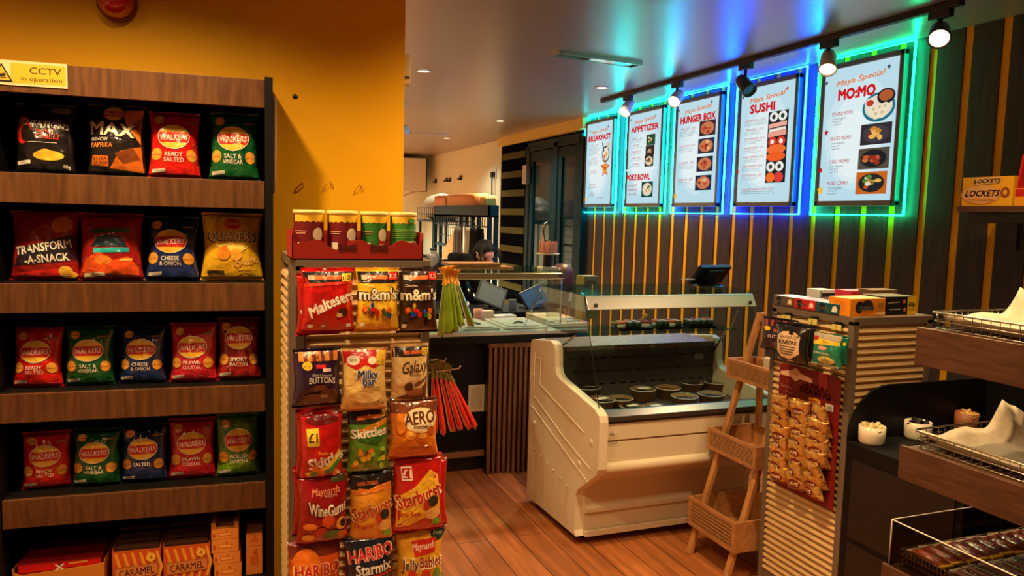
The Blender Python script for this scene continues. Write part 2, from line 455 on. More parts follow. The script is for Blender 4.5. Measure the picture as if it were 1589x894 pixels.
# ------------------------------------------------------------------ ceiling lights
def spot(name, loc, W, col, size, blend, rad, target=None):
    l = bpy.data.lights.new(name, 'SPOT'); l.energy = W; l.color = col; l.spot_size = size; l.spot_blend = blend; l.shadow_soft_size = rad
    o = bpy.data.objects.new(name, l); COL.objects.link(o); o.location = loc
    if target is not None: o.rotation_euler = (Vector(target) - Vector(loc)).to_track_quat('-Z', 'Y').to_euler()
    return o
LAMPGLOW = lit((255, 226, 176), 6.0)
def downlight(x, y, label, W=None, col=WARM, cone=140):
    t = thing('downlight', label, 'ceiling light', (x, y, H), 0, 'recessed ceiling downlights')
    mb = MB(); mb.lathe([(.050, -.001), (.054, -.008), (.045, -.010), (.040, -.003)], (0, 0, 0), WHITEP, 24); mb.build('bezel', t)
    mb = MB(); mb.lathe([(.0005, -.004), (.040, -.004)], (0, 0, 0), LAMPGLOW, 24); mb.build('lamp', t)
    s = spot('downlight_beam', (0, 0, -.02), W or DOWN_W, col, math.radians(cone), .8, .04); s.parent = t
downlight(1.363, 5.349, 'round recessed ceiling light nearest the yellow wall edge, over the counter')
BCOL = (1.0, .98, .74)
downlight(2.802, 7.715, 'small round recessed ceiling light before the black double doors', BACK_W * .4, BCOL)
downlight(2.833, 9.838, 'farthest small recessed ceiling light, over the kitchen rack', BACK_W * .18, BCOL)
downlight(2.759, 5.339, 'round recessed ceiling light beside the near end of the ceiling vent and track')
for x, y, W in ((1.4, 11.6, BACK_W * 4.0), (.8, 9.0, BACK_W * 3.0), (0.2, 6.6, BACK_W)): downlight(x, y, 'recessed ceiling light over the kitchen, out of view', W, BCOL)
downlight(1.25, 2.2, 'recessed ceiling light over the shop floor, out of view', DOWN_W)
for x, y, W, cone in ((-.22, 1.95, DOWN_W * .84, 140), (-.8, 1.9, DOWN_W * .45, 150), (.42, 1.30, DOWN_W * .66, 105), (1.75, 1.15, DOWN_W * .75, 115), (2.75, 2.05, DOWN_W * .4, 110), (-1.3, .4, DOWN_W * .35, 140)): downlight(x, y, 'recessed ceiling light over the shop floor, out of view', W, WARM, cone)

# ------------------------------------------------------------------ track with spotlights
tr = thing('lighting_track', 'long black ceiling track carrying five spotlights above the menu boards', 'track', (3.045, 4.2, H))
mb = MB(); mb.box((0, 0, -.016), (.036, 3.36, .032), BLACKM); mb.build('rail', tr, .003)
mb = MB(); mb.box((0, 0, -.033), (.012, 3.34, .002), DGREY); mb.build('slot', tr)
SPB = mat('spot_body', (58, 56, 54), .4)
def tracklight(px, py, label, aim, body, W, on=True):
    p = at_x(px, py, 3.045)
    t = thing('spotlight', label, 'spotlight', (3.045, p.y, H - .032), 0, 'spotlights on the ceiling track')
    mb = MB(); mb.box((0, 0, -.018), (.034, .11, .036), BLACKM, bev=.004); mb.build('adapter', t)
    dz = p.z - (H - .032)
    mb = MB(); mb.cyl((0, 0, -.03), (0, 0, dz + .03), .009, BLACKM, 10); mb.build('stem', t)
    d = (Vector(aim) - p).normalized(); q = d.to_track_quat('Z', 'Y').to_matrix().to_4x4(); M = Matrix.Translation((0, 0, dz)) @ q
    mb = MB(); mb.lathe([(.001, -.075), (.030, -.070), (.040, -.045), (.044, .02), (.047, .065), (.043, .066), (.040, .05)], (0, 0, 0), body, 24, M); mb.build('head', t)
    mb = MB(); mb.lathe([(.0005, .055), (.041, .052)], (0, 0, 0), LAMPGLOW if on else DGREY, 24, M); mb.build('lamp', t)
    if on:
        s = spot('spotlight_beam', Vector((0, 0, dz)) + d * .08, W, WARM, math.radians(80), .7, .035)
        s.rotation_euler = d.to_track_quat('-Z', 'Y').to_euler(); s.parent = t
WBODY = mat('spot_white', (206, 200, 190), .4)
tracklight(974, 166, 'farthest track spotlight, pale head over the gap between the first two menus', (1.9, 4.9, 1.0), WBODY, SPOT_W)
tracklight(1050, 152, 'track spotlight with its bright face over the top left of the third menu', (1.2, 3.4, .9), WBODY, SPOT_W)
tracklight(1156, 132, 'unlit looking dark track spotlight over the top left of the sushi menu', (3.1, 2.6, 1.2), SPB, SPOT_W, False)
tracklight(1285, 96, 'lit track spotlight over the top left corner of the largest menu', (2.0, 2.2, .6), WBODY, SPOT_W)
tracklight(1458, 52, 'nearest lit track spotlight, right of all the menus', (1.4, 1.2, 1.0), SPB, SPOT_W * 1.1)

# ------------------------------------------------------------------ things on the ceiling
p = [at_z(*q, H) for q in ((865, 80), (985, 98))]
t = thing('ceiling_vent', 'long slim metal ceiling vent with a bright slot', 'vent', ((p[0] + p[1]) / 2), math.radians(7))
mb = MB(); mb.span((-.30, -.055, -.022), (.30, -.045, 0), ALU); mb.span((-.30, .045, -.022), (.30, .055, 0), ALU); mb.span((-.31, -.055, -.022), (-.30, .055, 0), ALU); mb.span((.30, -.055, -.022), (.31, .055, 0), ALU); mb.build('frame', t)
mb = MB(); mb.span((-.30, -.045, -.008), (.30, .045, -.002), mat('vent_dark', (70, 66, 62), .4)); mb.build('backing', t)
mb = MB(); mb.span((-.06, -.042, -.018), (.25, .042, -.009), CHROME); mb.build('diffuser', t)
p = CAM + ray(621, 203) / F * 7.0
t = thing('ceiling_fan', 'white ceiling fan half hidden by the yellow wall', 'fan', (p.x, p.y, H))
mb = MB(); mb.cyl((0, 0, 0), (0, 0, p.z - H + .05), .012, WHITEP); mb.lathe([(.05, 0), (.05, -.03), (.012, -.05)], (0, 0, 0), WHITEP); mb.build('rod', t)
mb = MB(); mb.lathe([(.001, .06), (.05, .055), (.09, .02), (.085, -.03), (.001, -.045)], (0, 0, p.z - H), WHITEP); mb.build('motor', t)
for k in range(3):
    mb = MB(); a = math.radians(-12 + 120 * k)
    M = Matrix.Translation((0, 0, p.z - H - .012)) @ Matrix.Rotation(a, 4, 'Z') @ Matrix.Rotation(.12, 4, 'X')
    mb.prism([(.07, -.03), (.14, -.055), (.42, -.06), (.44, 0), (.42, .06), (.14, .05), (.07, .03)], -.004, .004, 'z', WHITEP, M); mb.build('blade', t)
p = at_y(634, 111, 2.83); p.x = YC.x + .017
mb = MB(); mb.box((0, 0, 0), (.03, .09, .11), mat('beige_box', (214, 186, 130), .5), bev=.008); mb.box((0, -.046, -.03), (.02, .003, .008), DGREY)
tag(mb.build('junction_box', None, M=Matrix.Translation(p)), 'beige box at the yellow wall edge high up', 'box')

# red beacon on the yellow wall
def wall_y(px, py, off=0.0):
    n = Vector((-math.sin(YAW), math.cos(YAW), 0)); d = ray(px, py); return CAM + d * ((YC - n * off - CAM).dot(n) / d.dot(n))
p = wall_y(183, 6)
t = thing('alarm_beacon', 'red domed alarm beacon on the yellow wall', 'beacon', p, YAW)
MX = Matrix.Rotation(PI / 2, 4, 'X')
mb = MB(); mb.lathe([(.058, 0), (.058, .022), (.052, .028)], (0, 0, 0), mat('beacon_base', (120, 18, 14), .3), 32, MX); mb.build('base', t)
mb = MB(); mb.lathe([(.052, .028), (.050, .05), (.042, .072), (.024, .086), (.0005, .09)], (0, 0, 0), mat('beacon_dome', (225, 16, 10), .12, spec=.7, coat=1.0, trans=.35), 32, MX)
mb.build('dome', t)
for px, py, n_ in ((458, 150, 'dark round hole in the yellow wall right of the shelf top'),):
    p = wall_y(px, py, .001); mb = MB(); mb.lathe([(.0005, .003), (.008, .002), (.009, 0)], (0, 0, 0), BLACKP, 16, Matrix.Translation(p) @ Matrix.Rotation(YAW, 4, 'Z') @ MX)
    tag(mb.build('wall_plug'), 'small dark round plug in the yellow wall right of the shelf top', 'plug')
for k, (px, py) in enumerate(((470, 286), (513, 284), (559, 289))):
    p = wall_y(px, py); mb = MB(); M = Matrix.Translation(p) @ Matrix.Rotation(YAW, 4, 'Z')
    mb.tube([(0, 0, .006), (0, -.012, .004), (0, -.014, -.006), (0, -.008, -.012), (0, -.002, -.01)], .0022, mat('brass_hook', (226, 190, 110), .25, metal=.9), 8, M=M)
    tag(mb.build('screw_hook'), ('tiny brass hook in the yellow wall nearest the crisp shelf', 'tiny brass hook in the yellow wall, middle of the three', 'tiny brass hook in the yellow wall farthest from the crisp shelf')[k], 'hook', 'brass hooks in the yellow wall')
# cable down the yellow wall beside the shelf
mb = MB(); mb.tube([wall_y(427, 150, .006), wall_y(427, 230, .006), wall_y(426, 300, .006)], .004, WHITEP)
tag(mb.build('wall_cable'), 'thin pale cable down the yellow wall beside the crisp shelf', 'cable')

# ------------------------------------------------------------------ menu boards
INK2 = lambda c: lit(c, 1.0)
RD = (206, 24, 30); OR = (226, 120, 40); TX = (66, 70, 78); PK = (196, 84, 84); SKY = (186, 220, 232)
def menu(name, y0, y1, label, led, title, items, glow):
    Wd = y1 - y0; yc = (y0 + y1) / 2
    t = thing('menu_board', label, 'menu board', (XW - .02, yc, 1.66), -PI / 2, 'lit menu boards on the striped wall')
    # local: x along the wall (reading direction), -y towards the shop, z up
    fw, fz0, fz1 = Wd - .09, .05, .895
    mb = MB(); FR = mat('board_frame', (120, 126, 128), .35, metal=.6)
    for a, b in (((-fw / 2, -.035, fz0), (fw / 2, 0, fz0 + .032)), ((-fw / 2, -.035, fz1 - .032), (fw / 2, 0, fz1)), ((-fw / 2, -.035, fz0), (-fw / 2 + .032, 0, fz1)), ((fw / 2 - .032, -.035, fz0), (fw / 2, 0, fz1))): mb.span(a, b, FR)
    mb.build('frame', t, .004)
    pw, pz0, pz1 = fw - .064, fz0 + .032, fz1 - .032; ph = pz1 - pz0
    mb = MB(); mb.span((-pw / 2, -.028, pz0), (pw / 2, -.006, pz1), lit(SKY, 1.0))
    base = [('e', 0, .5, .45, .42, (202, 228, 236)), ('e', -.02, .46, .36, .33, (218, 236, 240)), ('e', -.05, .42, .26, .25, (228, 240, 242))]
    deco(mb, base + items, lambda x, z, off: (x, -.028 - off, pz0 + z), pw, ph, INK2, .0004)
    mb.build('poster', t)
    mb = MB(); g = .0065; hw = Wd / 2; z0, z1 = 0.0, .93
    mb.tube([(-hw, -.012, z0), (hw, -.012, z0), (hw, -.012, z1), (-hw, -.012, z1)], g, led, 6, closed=True)
    mb.build('light_strip', t)
    mb = MB()
    for sx in (-1, 1): mb.lathe([(.008, 0), (.008, .006), (.0005, .008)], (0, 0, 0), DGREY, 12, Matrix.Translation((sx * (fw / 2 - .014), -.035, fz0 + .016)) @ MX)
    mb.build('fixing', t)
    return t
def script(y): return ('t', 'Maya Special', 0, y, .04, OR, dict(w=.64, fit=1, shear=.35, rot=.06, bold=.04))
def stars(*ps):
    out = []
    for x, y, r, c in ps:
        P = []
        for k in range(10):
            a = PI / 2 + k * PI / 5; q = r if k % 2 == 0 else r * .45; P.append((x + q * math.cos(a), y + q * .7 * math.sin(a)))
        out.append(('p', P, c))
    return out
rq = random.Random(3)
def lines(x, y, heads, w, n=2, dh=.1, hh=.022, hc=PK, wl=None):
    out = []
    for i, s in enumerate(heads):
        yy = y - i * dh
        out.append(('t', s, x - (w - w * .9) / 2, yy, hh, hc, dict(w=w * .9, bold=.02)))
        for k in range(n):
            ww = w * rq.uniform(.55, .95); out.append(('t', ''.join(rq.choice('aeioutnrslm') for _ in range(14)), x - w / 2 + ww / 2, yy - hh * 1.1 - k * .016, .009, TX, dict(w=ww, fit=1)))
    return out
def plate(x, y, w, h, bg, foods, dish=None):
    out = [('r', x, y, w, h, 0, bg)]
    if dish: out.append(('e', x, y, w * .42, h * .42, dish))
    for k in range(11):
        a = rq.uniform(0, 6.28); r = rq.uniform(0, .28)
        out.append(('e', x + math.cos(a) * r * w, y + math.sin(a) * r * h, w * rq.uniform(.06, .13), h * rq.uniform(.06, .12), rq.choice(foods)))
    return out
TEAL = lit((8, 240, 255), 50.0); TEALG = lit((8, 255, 222), 46.0); BLUE = lit((8, 60, 255), 110.0); CYB = lit((10, 110, 255), 76.0); GRN = lit((8, 255, 160), 44.0)
bk = [(120, 40, 30), (196, 110, 60), (226, 170, 110), (240, 220, 190), (110, 130, 50)]
# breakfast
it = [script(.9), ('t', 'BREAKFAST', 0, .815, .062, RD, dict(w=.86, fit=1, bold=.09))]
it += lines(-.16, .73, ['EGGS - £3.25', ], .42, 7, .2) + lines(-.16, .56, ['OMELETTE'], .45, 4, .1) + lines(-.16, .40, ['PANCAKES'], .4, 1) + lines(-.16, .24, ['PORRIDGE', 'MUESLI'], .42, 2, .11)
it += [('e', .3, .60, .14, .10, (40, 36, 38)), ('e', .3, .60, .115, .08, (232, 226, 214)), ('e', .33, .60, .04, .03, (240, 170, 50)), ('e', .26, .57, .035, .025, (216, 90, 60)), ('r', .2, .69, .035, .12, .35, (40, 36, 38)), ('e', .38, .70, .05, .04, (230, 190, 150))]
it += stars((.3, .43, .17, RD), (.3, .43, .12, (250, 200, 60)), (.3, .43, .07, RD), (-.42, .06, .06, (240, 190, 60)), (-.33, .91, .03, TX), (.38, .93, .03, TX)) + lines(.2, .08, ['SEE THE STAFF'], .4, 1, .1, .012)
menu('breakfast', 6.38, 7.065, 'breakfast menu board with the farthest cyan light frame', TEAL, 'BREAKFAST', it, None)
# appetizer
it = [script(.92), ('t', 'APPETIZER', 0, .83, .062, RD, dict(w=.84, fit=1, bold=.09))]
it += lines(-.2, .72, ['SAMOSA - £3.50', 'PAKORA', 'SPRING ROLL', 'CHIPS - £2.50', 'EDAMAME'], .42, 1, .07)
it += plate(.22, .69, .26, .115, (44, 70, 50), bk) + plate(.22, .575, .26, .11, (60, 44, 34), bk) + plate(.22, .46, .26, .12, (40, 36, 36), bk, (226, 200, 160))
it += [('r', 0, .375, 1.02, .018, 0, (236, 240, 244)), ('t', 'POKE BOWL', -.08, .29, .062, RD, dict(w=.72, fit=1, bold=.09))]
it += lines(-.22, .2, ['CHICKEN POKE', 'SALMON POKE', 'VEGGIE POKE'], .42, 0, .05, .02, RD) + plate(.22, .15, .34, .17, (30, 74, 66), bk, (226, 214, 190)) + stars((-.36, .94, .025, TX), (.4, .93, .025, TX))
menu('appetizer', 5.535, 6.23, 'appetizer and poke bowl menu board in a teal green light frame', TEALG, 'APPETIZER', it, None)
# hunger box
it = [script(.92), ('t', 'HUNGER BOX', 0, .83, .065, RD, dict(w=.84, fit=1, bold=.09))]
it += lines(-.2, .74, ['GRILL BOX - £8.95'], .46, 4) + lines(-.2, .57, ['CURRY BOX - £7.95'], .44, 3) + lines(-.2, .40, ['KATSU BOX - £8.25'], .42, 3) + lines(-.2, .23, ['RAMEN BOX - £8.95'], .42, 2)
for yy, bgc in ((.715, (70, 40, 44)), (.545, (44, 48, 66)), (.37, (40, 40, 60)), (.19, (36, 40, 66))): it += plate(.27, yy, .38, .145, bgc, [(150, 50, 36), (214, 120, 60), (230, 180, 130), (190, 80, 50)], (200, 120, 80))
it += stars((-.4, .07, .06, (240, 190, 60)), (-.4, .93, .03, TX), (.4, .95, .03, TX))
menu('hunger', 4.75, 5.445, 'hunger box menu board, the middle one, in a light blue frame', CYB, 'HUNGER BOX', it, None)
# sushi
it = [script(.90), ('t', 'SUSHI', -.08, .815, .07, RD, dict(w=.46, fit=1, bold=.09))]
it += lines(-.18, .715, ['SALMON ROLL - £5.25', 'TUNA ROLL - £5.25', 'CALIFORNIA ROLL - £5.75', 'SALMON AVOCADO - £5.75', 'PRAWN TEMPURA - £5.75', 'MIXED SUSHI BOX - £8.50', 'DUCK HOISIN ROLL - £5.75'], .44, 2, .08, .02) + lines(-.05, .11, ['LARGE PARTY SHARING PLATTER - £25.00'], .66, 2, .1, .018)
it += [('r', .25, .46, .36, .60, 0, (34, 36, 40))]
def two(y, c, c2=None, dx=.08, rx=.075):
    o = []
    for s in (-1, 1):
        o.append(('e', .25 + s * dx, y, rx, .042, c))
        if c2: o.append(('e', .25 + s * dx, y, rx * .45, .02, c2))
    return o
it += two(.715, (236, 234, 226), (40, 60, 44)) + [('r', .25, .645, .32, .035, .06, (238, 170, 150)), ('r', .25, .605, .3, .025, .06, (240, 222, 206)), ('r', .25, .57, .32, .04, .05, (236, 160, 140))]
it += two(.505, (214, 60, 40), (240, 232, 220)) + [('e', .25, .44, .17, .04, (240, 110, 50)), ('e', .25, .38, .17, .04, (238, 96, 40))] + two(.295, (236, 234, 226), (60, 70, 56)) + two(.205, (240, 110, 40), None, .075, .08) + [('e', .33, .205, .08, .042, (220, 60, 60))]
it += stars((-.42, .93, .03, TX), (.4, .93, .03, RD), (-.46, .27, .035, RD))
menu('sushi', 3.95, 4.645, 'sushi menu board in the deep blue light frame', BLUE, 'SUSHI', it, None)
# momo
it = [script(.90), ('t', 'MO:MO', -.04, .80, .075, RD, dict(w=.5, fit=1, bold=.09))]
for yy, s, n_ in ((.66, 'STEAMED MO:MO', 3), (.475, 'GRILLED MO:MO', 3), (.30, 'CHILLI MO:MO', 3), (.135, 'MIXED COMBO', 3)):
    it.append(('t', s, -.22, yy, .028, (196, 60, 60), dict(w=.3, fit=1, bold=.02)))
    for k, tt in enumerate(('Chicken/Vegetable', 'Small £5.95', 'Large £8.95')[:n_]): it.append(('t', tt, -.255 + (-.03 if k else 0), yy - .036 - .021 * k, .013, TX, dict(w=.22)))
it += [('e', .28, .665, .21, .105, (30, 110, 130)), ('e', .28, .668, .18, .085, (224, 216, 200)), ('e', .37, .735, .115, .055, (40, 34, 36)), ('e', .37, .74, .09, .038, (176, 90, 50)), ('e', .17, .70, .07, .036, (226, 222, 214)), ('e', .17, .70, .05, .024, (190, 60, 40))]
for x, y in ((.22, .645), (.3, .655), (.37, .66), (.26, .61), (.34, .615)): it += [('e', x, y, .052, .032, (236, 222, 190)), ('e', x, y + .008, .02, .012, (206, 186, 146))]
it += plate(.28, .475, .40, .15, (50, 44, 48), [(226, 160, 70), (206, 130, 50), (236, 180, 90), (120, 50, 40)], (64, 60, 66)) + plate(.28, .30, .40, .15, (84, 74, 60), [(150, 50, 30), (196, 90, 50), (214, 130, 70)], (34, 34, 36)) + plate(.28, .125, .40, .16, (196, 100, 30), [(232, 180, 80), (90, 130, 50), (226, 214, 180), (196, 70, 40)], (40, 38, 40))
it += stars((-.42, .08, .06, (240, 190, 60)), (-.38, .52, .04, (176, 40, 40)), (-.42, .9, .03, TX), (.42, .93, .03, TX)) + [('e', -.43, .235, .025, .018, RD), ('e', -.47, .2, .02, .02, TX)]
menu('momo', 3.145, 3.845, 'largest looking mo:mo menu board, rightmost, in a green light frame', GRN, 'MOMO', it, None)

# ------------------------------------------------------------------ crisp shelf on the left
SH0 = Vector((0.166, 2.498, 0)); MS = Matrix.Translation(SH0) @ Matrix.Rotation(YAW, 4, 'Z')
def sh(u, y, z=0.0): return MS @ Vector((u, y, z))
SZ = [1.687, 1.371, 1.049, 0.733]
sf = thing('display_shelf', 'tall walnut and black shelf unit of crisp packets against the yellow wall', 'shelf unit', SH0, YAW)
for a, b in ((-.024, 0), (-.786, -.762)):
    mb = MB(); mb.span((a, 0, 0), (b, .272, 2.003), BLACK); mb.build('upright', sf, .001)
mb = MB(); mb.span((-.762, .262, 0), (-.024, .272, 2.0), BLACK); mb.build('back_panel', sf)
mb = MB(); mb.span((-.762, .002, 1.910), (-.024, .022, 1.994), WOODH); mb.span((-.762, .022, 1.98), (-.024, .262, 1.994), BLACK); mb.build('header', sf, .001)
for z in SZ + [.415]:
    mb = MB(); mb.span((-.762, .016, z - .02), (-.024, .262, z), BLACK); s = mb.build('shelf', sf)
    if z > .5:
        mb = MB(); mb.span((-.758, 0, z - .085), (-.026, .016, z), WOODH); mb.build('front_edge', s, .001)
mb = MB(); mb.span((-.762, .02, 0), (-.024, .03, .395), BLACK); mb.build('plinth', sf)
# CCTV notice on the header
t = thing('notice_sign', 'yellow and white CCTV in operation notice fixed to the shelf header', 'sign', sh(-.655, .0015, 1.962), YAW)
SY = (216, 170, 46)
mb = MB(); mb.box((0, -.0015, 0), (.195, .003, .068), card((214, 196, 150)))
items = [('r', .13, .5, .70, .80, 0, SY), ('t', 'CCTV', .22, .64, .27, (40, 32, 22), dict(w=.40, fit=1, bold=.01)), ('t', 'in operation', .17, .3, .17, (40, 32, 22), dict(w=.52, fit=1)),
         ('p', [(-.47, .12), (-.19, .12), (-.33, .88)], (34, 28, 20)), ('p', [(-.435, .19), (-.225, .19), (-.33, .76)], SY), ('r', -.33, .38, .10, .12, .25, (34, 28, 20)), ('r', -.31, .28, .07, .04, 0, (34, 28, 20))]
deco(mb, items, lambda x, z, off: (x, -.003 - off, z - .034), .195, .068, card, .0003); mb.build('plate', t)

SNV = walkers(['SALT &', 'VINEGAR'], (16, 96, 44)); RSA = walkers(['READY', 'SALTED'], (226, 30, 20)); CHO = walkers(['CHEESE', '& ONION'], (26, 50, 110))
PRC = walkers(['PRAWN', 'COCKTAIL'], (226, 40, 60)); SMB = walkers(['SMOKY', 'BACON'], (190, 40, 30), .68); PKO = walkers(['PICKLED', 'ONION'], (120, 170, 30)); SALTC = walkers(['SALTED'], (40, 60, 120))
GRN_B = (14, 88, 42); RED_B = (196, 22, 18); BLU_B = (18, 40, 92); PRC_B = (190, 24, 44); SMB_B = (130, 24, 22); PKO_B = (74, 128, 26)
SENS = [('e', -.36, .6, .16, .2, (190, 40, 24)), ('e', -.3, .55, .1, .12, (30, 20, 20)), ('e', .28, .9, .16, .05, (120, 116, 110)), ('t', 'SENSATIONS', 0, .69, .085, WHT, dict(w=.9, fit=1, rot=-.08)),
        ('t', 'THAI SWEET', .03, .59, .045, (220, 90, 60), dict(w=.34)), ('t', 'CHILLI', .08, .51, .08, (206, 50, 34), dict(w=.4, shear=.15, bold=.015)), ('r', 0, .42, .5, .012, 0, (180, 170, 160)),
        ('e', .1, .24, .26, .07, GOLD), ('e', .06, .27, .12, .06, (226, 170, 50)), ('r', -.33, .14, .24, .05, .1, WHT), ('t', '40g', .38, .1, .05, WHT)]
MAXA = [('p', [(.1, .92), (.46, .95), (.46, .45), (.2, .72)], (226, 130, 40)), ('p', [(-.1, .1), (.46, .06), (.46, .42), (.1, .34)], (206, 104, 30)), ('p', [(0, .3), (.32, .4), (.44, .24), (.14, .16)], (120, 60, 24)),
        ('p', [(.28, .7), (.46, .84), (.44, .62)], (150, 76, 26)), ('e', -.04, .87, .18, .10, GOLD), ('b', -.04, .87, .18, .10, -.45, .4, REDB), ('t', 'WALKERS', -.04, .865, .05, WHT, dict(w=.32, fit=1, bold=.01)),
        ('t', 'MAX', -.06, .64, .18, (20, 18, 18), dict(w=.9, fit=1, bold=.07, rot=-.07)), ('t', 'MAX', -.06, .645, .18, (236, 224, 190), dict(w=.84, fit=1, bold=.04, rot=-.07)),
        ('t', 'PUNCHY', -.28, .5, .05, WHT, dict(w=.34)), ('t', 'PAPRIKA', -.24, .42, .07, (236, 140, 50), dict(w=.42, fit=1, bold=.02)), ('r', -.26, .2, .3, .14, -.05, (206, 104, 34)), ('t', 'EXTRA', -.26, .23, .045, BLK, dict(w=.24)), ('t', 'CRUNCH', -.26, .17, .04, BLK, dict(w=.24))]
TRAN = [('p', [(-.48, .66), (.48, .95), (.46, .99), (-.46, .97)], (170, 40, 26)), ('e', 0, .78, .4, .16, (150, 34, 24)), ('p', [(-.48, .2), (.48, .28), (.48, .66), (-.48, .42)], (34, 30, 44)), ('e', .28, .8, .16, .12, (210, 120, 30)),
        ('t', 'TRANSFORM', .0, .47, .12, WHT, dict(w=.86, fit=1, rot=.16, bold=.03)), ('t', '-A-SNACK', .06, .31, .11, WHT, dict(w=.66, fit=1, rot=.1, bold=.03)), ('p', [(-.46, .1), (.2, .16), (.46, .08), (0, .05)], (226, 40, 34)), ('e', .32, .13, .1, .07, (238, 190, 70)), ('e', .36, .08, .12, .05, (226, 170, 60))]
MONS = [('r', 0, .74, .62, .07, .03, (40, 84, 40)), ('p', [(-.3, .5), (-.2, .64), (0, .68), (.2, .64), (.3, .5)], (20, 40, 56)), ('r', .03, .45, .58, .07, .03, (40, 180, 190)), ('p', [(-.46, .12), (-.4, .32), (-.16, .42), (.06, .3), (.3, .36), (.46, .2), (.44, .08)], (236, 86, 30)), ('e', -.1, .3, .14, .07, (240, 140, 50)), ('r', -.24, .09, .32, .06, .08, (214, 190, 150)), ('r', .27, .31, .2, .03, .1, (238, 190, 90))]
QUAV = [('p', [(-.44, .95), (-.2, .98), (-.42, .6)], (250, 212, 70)), ('e', .02, .83, .14, .075, REDB), ('t', 'WALKERS', .02, .835, .04, WHT, dict(w=.24, fit=1)), ('t', 'QUAVERS', 0, .645, .13, (34, 32, 20), dict(w=.84, fit=1, bold=.07)), ('t', 'QUAVERS', 0, .65, .13, (244, 236, 180), dict(w=.80, fit=1, bold=.02)),
        ('p', [(-.3, .52), (.1, .36), (.3, .5), (0, .56)], (250, 220, 100)), ('e', -.14, .4, .12, .1, (236, 150, 40)), ('e', .08, .38, .1, .09, (246, 180, 60)), ('e', -.12, .47, .05, .04, (220, 120, 30)), ('t', 'CHEESE', .24, .27, .08, (176, 60, 20), dict(w=.42, fit=1, rot=.22, bold=.04)), ('t', 'CHEESE', .24, .272, .075, (250, 214, 110), dict(w=.40, fit=1, rot=.22, bold=.0)), ('r', -.26, .12, .28, .05, 0, (60, 50, 30)), ('r', .2, .14, .2, .02, 0, (120, 90, 20))]
rows = [
 [(-.642, .165, .207, (26, 22, 24), SENS, 'black crisp packet with red swirl and gold crisp, top shelf'), (-.451, .168, .215, (30, 26, 28), MAXA, 'black crisp packet with large white MAX and orange ridged crisps'),
  (-.290, .152, .205, RED_B, RSA, 'red ready salted crisp packet on the top shelf'), (-.117, .155, .213, GRN_B, SNV, 'green salt and vinegar crisp packet on the top shelf')],
 [(-.652, .19, .208, (150, 26, 24), TRAN, 'red and black snack packet with angular white lettering, left of the second shelf'), (-.472, .186, .205, (150, 20, 16), MONS, 'red and orange snack packet with a turquoise band under a dark arch'),
  (-.302, .158, .20, BLU_B, CHO, 'blue cheese and onion crisp packet beside the yellow packet'), (-.126, .19, .215, (226, 176, 30), QUAV, 'large yellow cheese snack packet at the right end of the second shelf')],
 [(-.678, .138, .178, RED_B, RSA, 'red ready salted crisp packet on the third shelf down'), (-.538, .142, .18, GRN_B, SNV, 'green salt and vinegar crisp packet on the third shelf down'),
  (-.392, .142, .176, BLU_B, CHO, 'dark blue crisp packet in the middle of the third shelf down'), (-.243, .145, .186, PRC_B, PRC, 'crimson crisp packet between dark blue and maroon ones, third shelf down'), (-.107, .138, .20, SMB_B, SMB, 'tall maroon smoky bacon crisp packet at the right end of its shelf')],
 [(-.665, .138, .172, RED_B, RSA, 'dim red ready salted crisp packet on the lowest crisp shelf'), (-.527, .142, .174, GRN_B, SNV, 'dark green salt and vinegar crisp packet on the lowest crisp shelf'),
  (-.392, .142, .18, BLU_B, SALTC, 'dark blue crisp packet in the middle of the lowest crisp shelf'), (-.252, .145, .19, PRC_B, PRC, 'crimson prawn cocktail crisp packet on the lowest crisp shelf'), (-.112, .138, .20, PKO_B, PKO, 'lime green pickled onion crisp packet at the end of the lowest crisp shelf')]]
sd = 0
for r, row in enumerate(rows):
    for u, W_, H_, base, art, lab in row:
        sd += 1
        packet('crisp_packet', lab, 'crisp packet', W_, H_, .062, base, art, sh(u, .092 + .004 * (sd % 3), SZ[r] + .0005), YAW + random.uniform(-.09, .09), -.10 - .03 * (sd % 2), 'crisp packets on the walnut shelf', sd)
# ---- boxes on the bottom shelf
ZB = .4155
def carton(name, label, cat, loc, rz, d, base, art=(), group=None, top=None, side=None):
    t = thing(name, label, cat, loc, rz, group)
    mb = MB(); mb.box((0, 0, d[2] / 2), d, card(base), bev=.0015)
    if top: mb.box((0, 0, d[2] - .0002), (d[0] - .004, d[1] - .004, .001), card(top))
    deco(mb, list(art), lambda x, z, off: (x, -d[1] / 2 - off, z), d[0], d[2], card, .0004)
    if side: deco(mb, list(side), lambda x, z, off: (-d[0] / 2 - off, -x, z), d[1], d[2], card, .0004)
    mb.build('carton', t)
    return t
# red multipack in its open tray
t = thing('multipack_tray', 'low card tray with a red wrapped multipack crossed by a pale ribbon, bottom shelf', 'box', sh(-.625, .13, ZB), YAW)
mb = MB(); TRC = card((206, 130, 50))
mb.span((-.125, -.09, 0), (.125, .09, .004), TRC); mb.prism([(-.125, 0), (.125, 0), (.125, .088), (.10, .082), (-.10, .070), (-.125, .08)], -.09, -.087, 'y', TRC); mb.span((-.125, -.09, 0), (-.122, .09, .09), TRC); mb.span((.122, -.09, 0), (.125, .09, .095), TRC); mb.build('tray', t)
mb = MB(); mb.span((-.115, -.084, .004), (.115, .086, .104), card((150, 20, 20)), bev=.006)
deco(mb, [('r', -.25, .84, .45, .22, 0, (220, 24, 24)), ('r', .26, .86, .45, .18, 0, (220, 24, 24)), ('r', 0, .8, .13, .05, .7, WHT), ('r', 0, .8, .13, .05, -.7, WHT), ('r', .22, .9, .22, .05, .05, GOLD)], lambda x, z, off: (x, -.084 - off, z), .23, .104, card); mb.build('multipack', t)
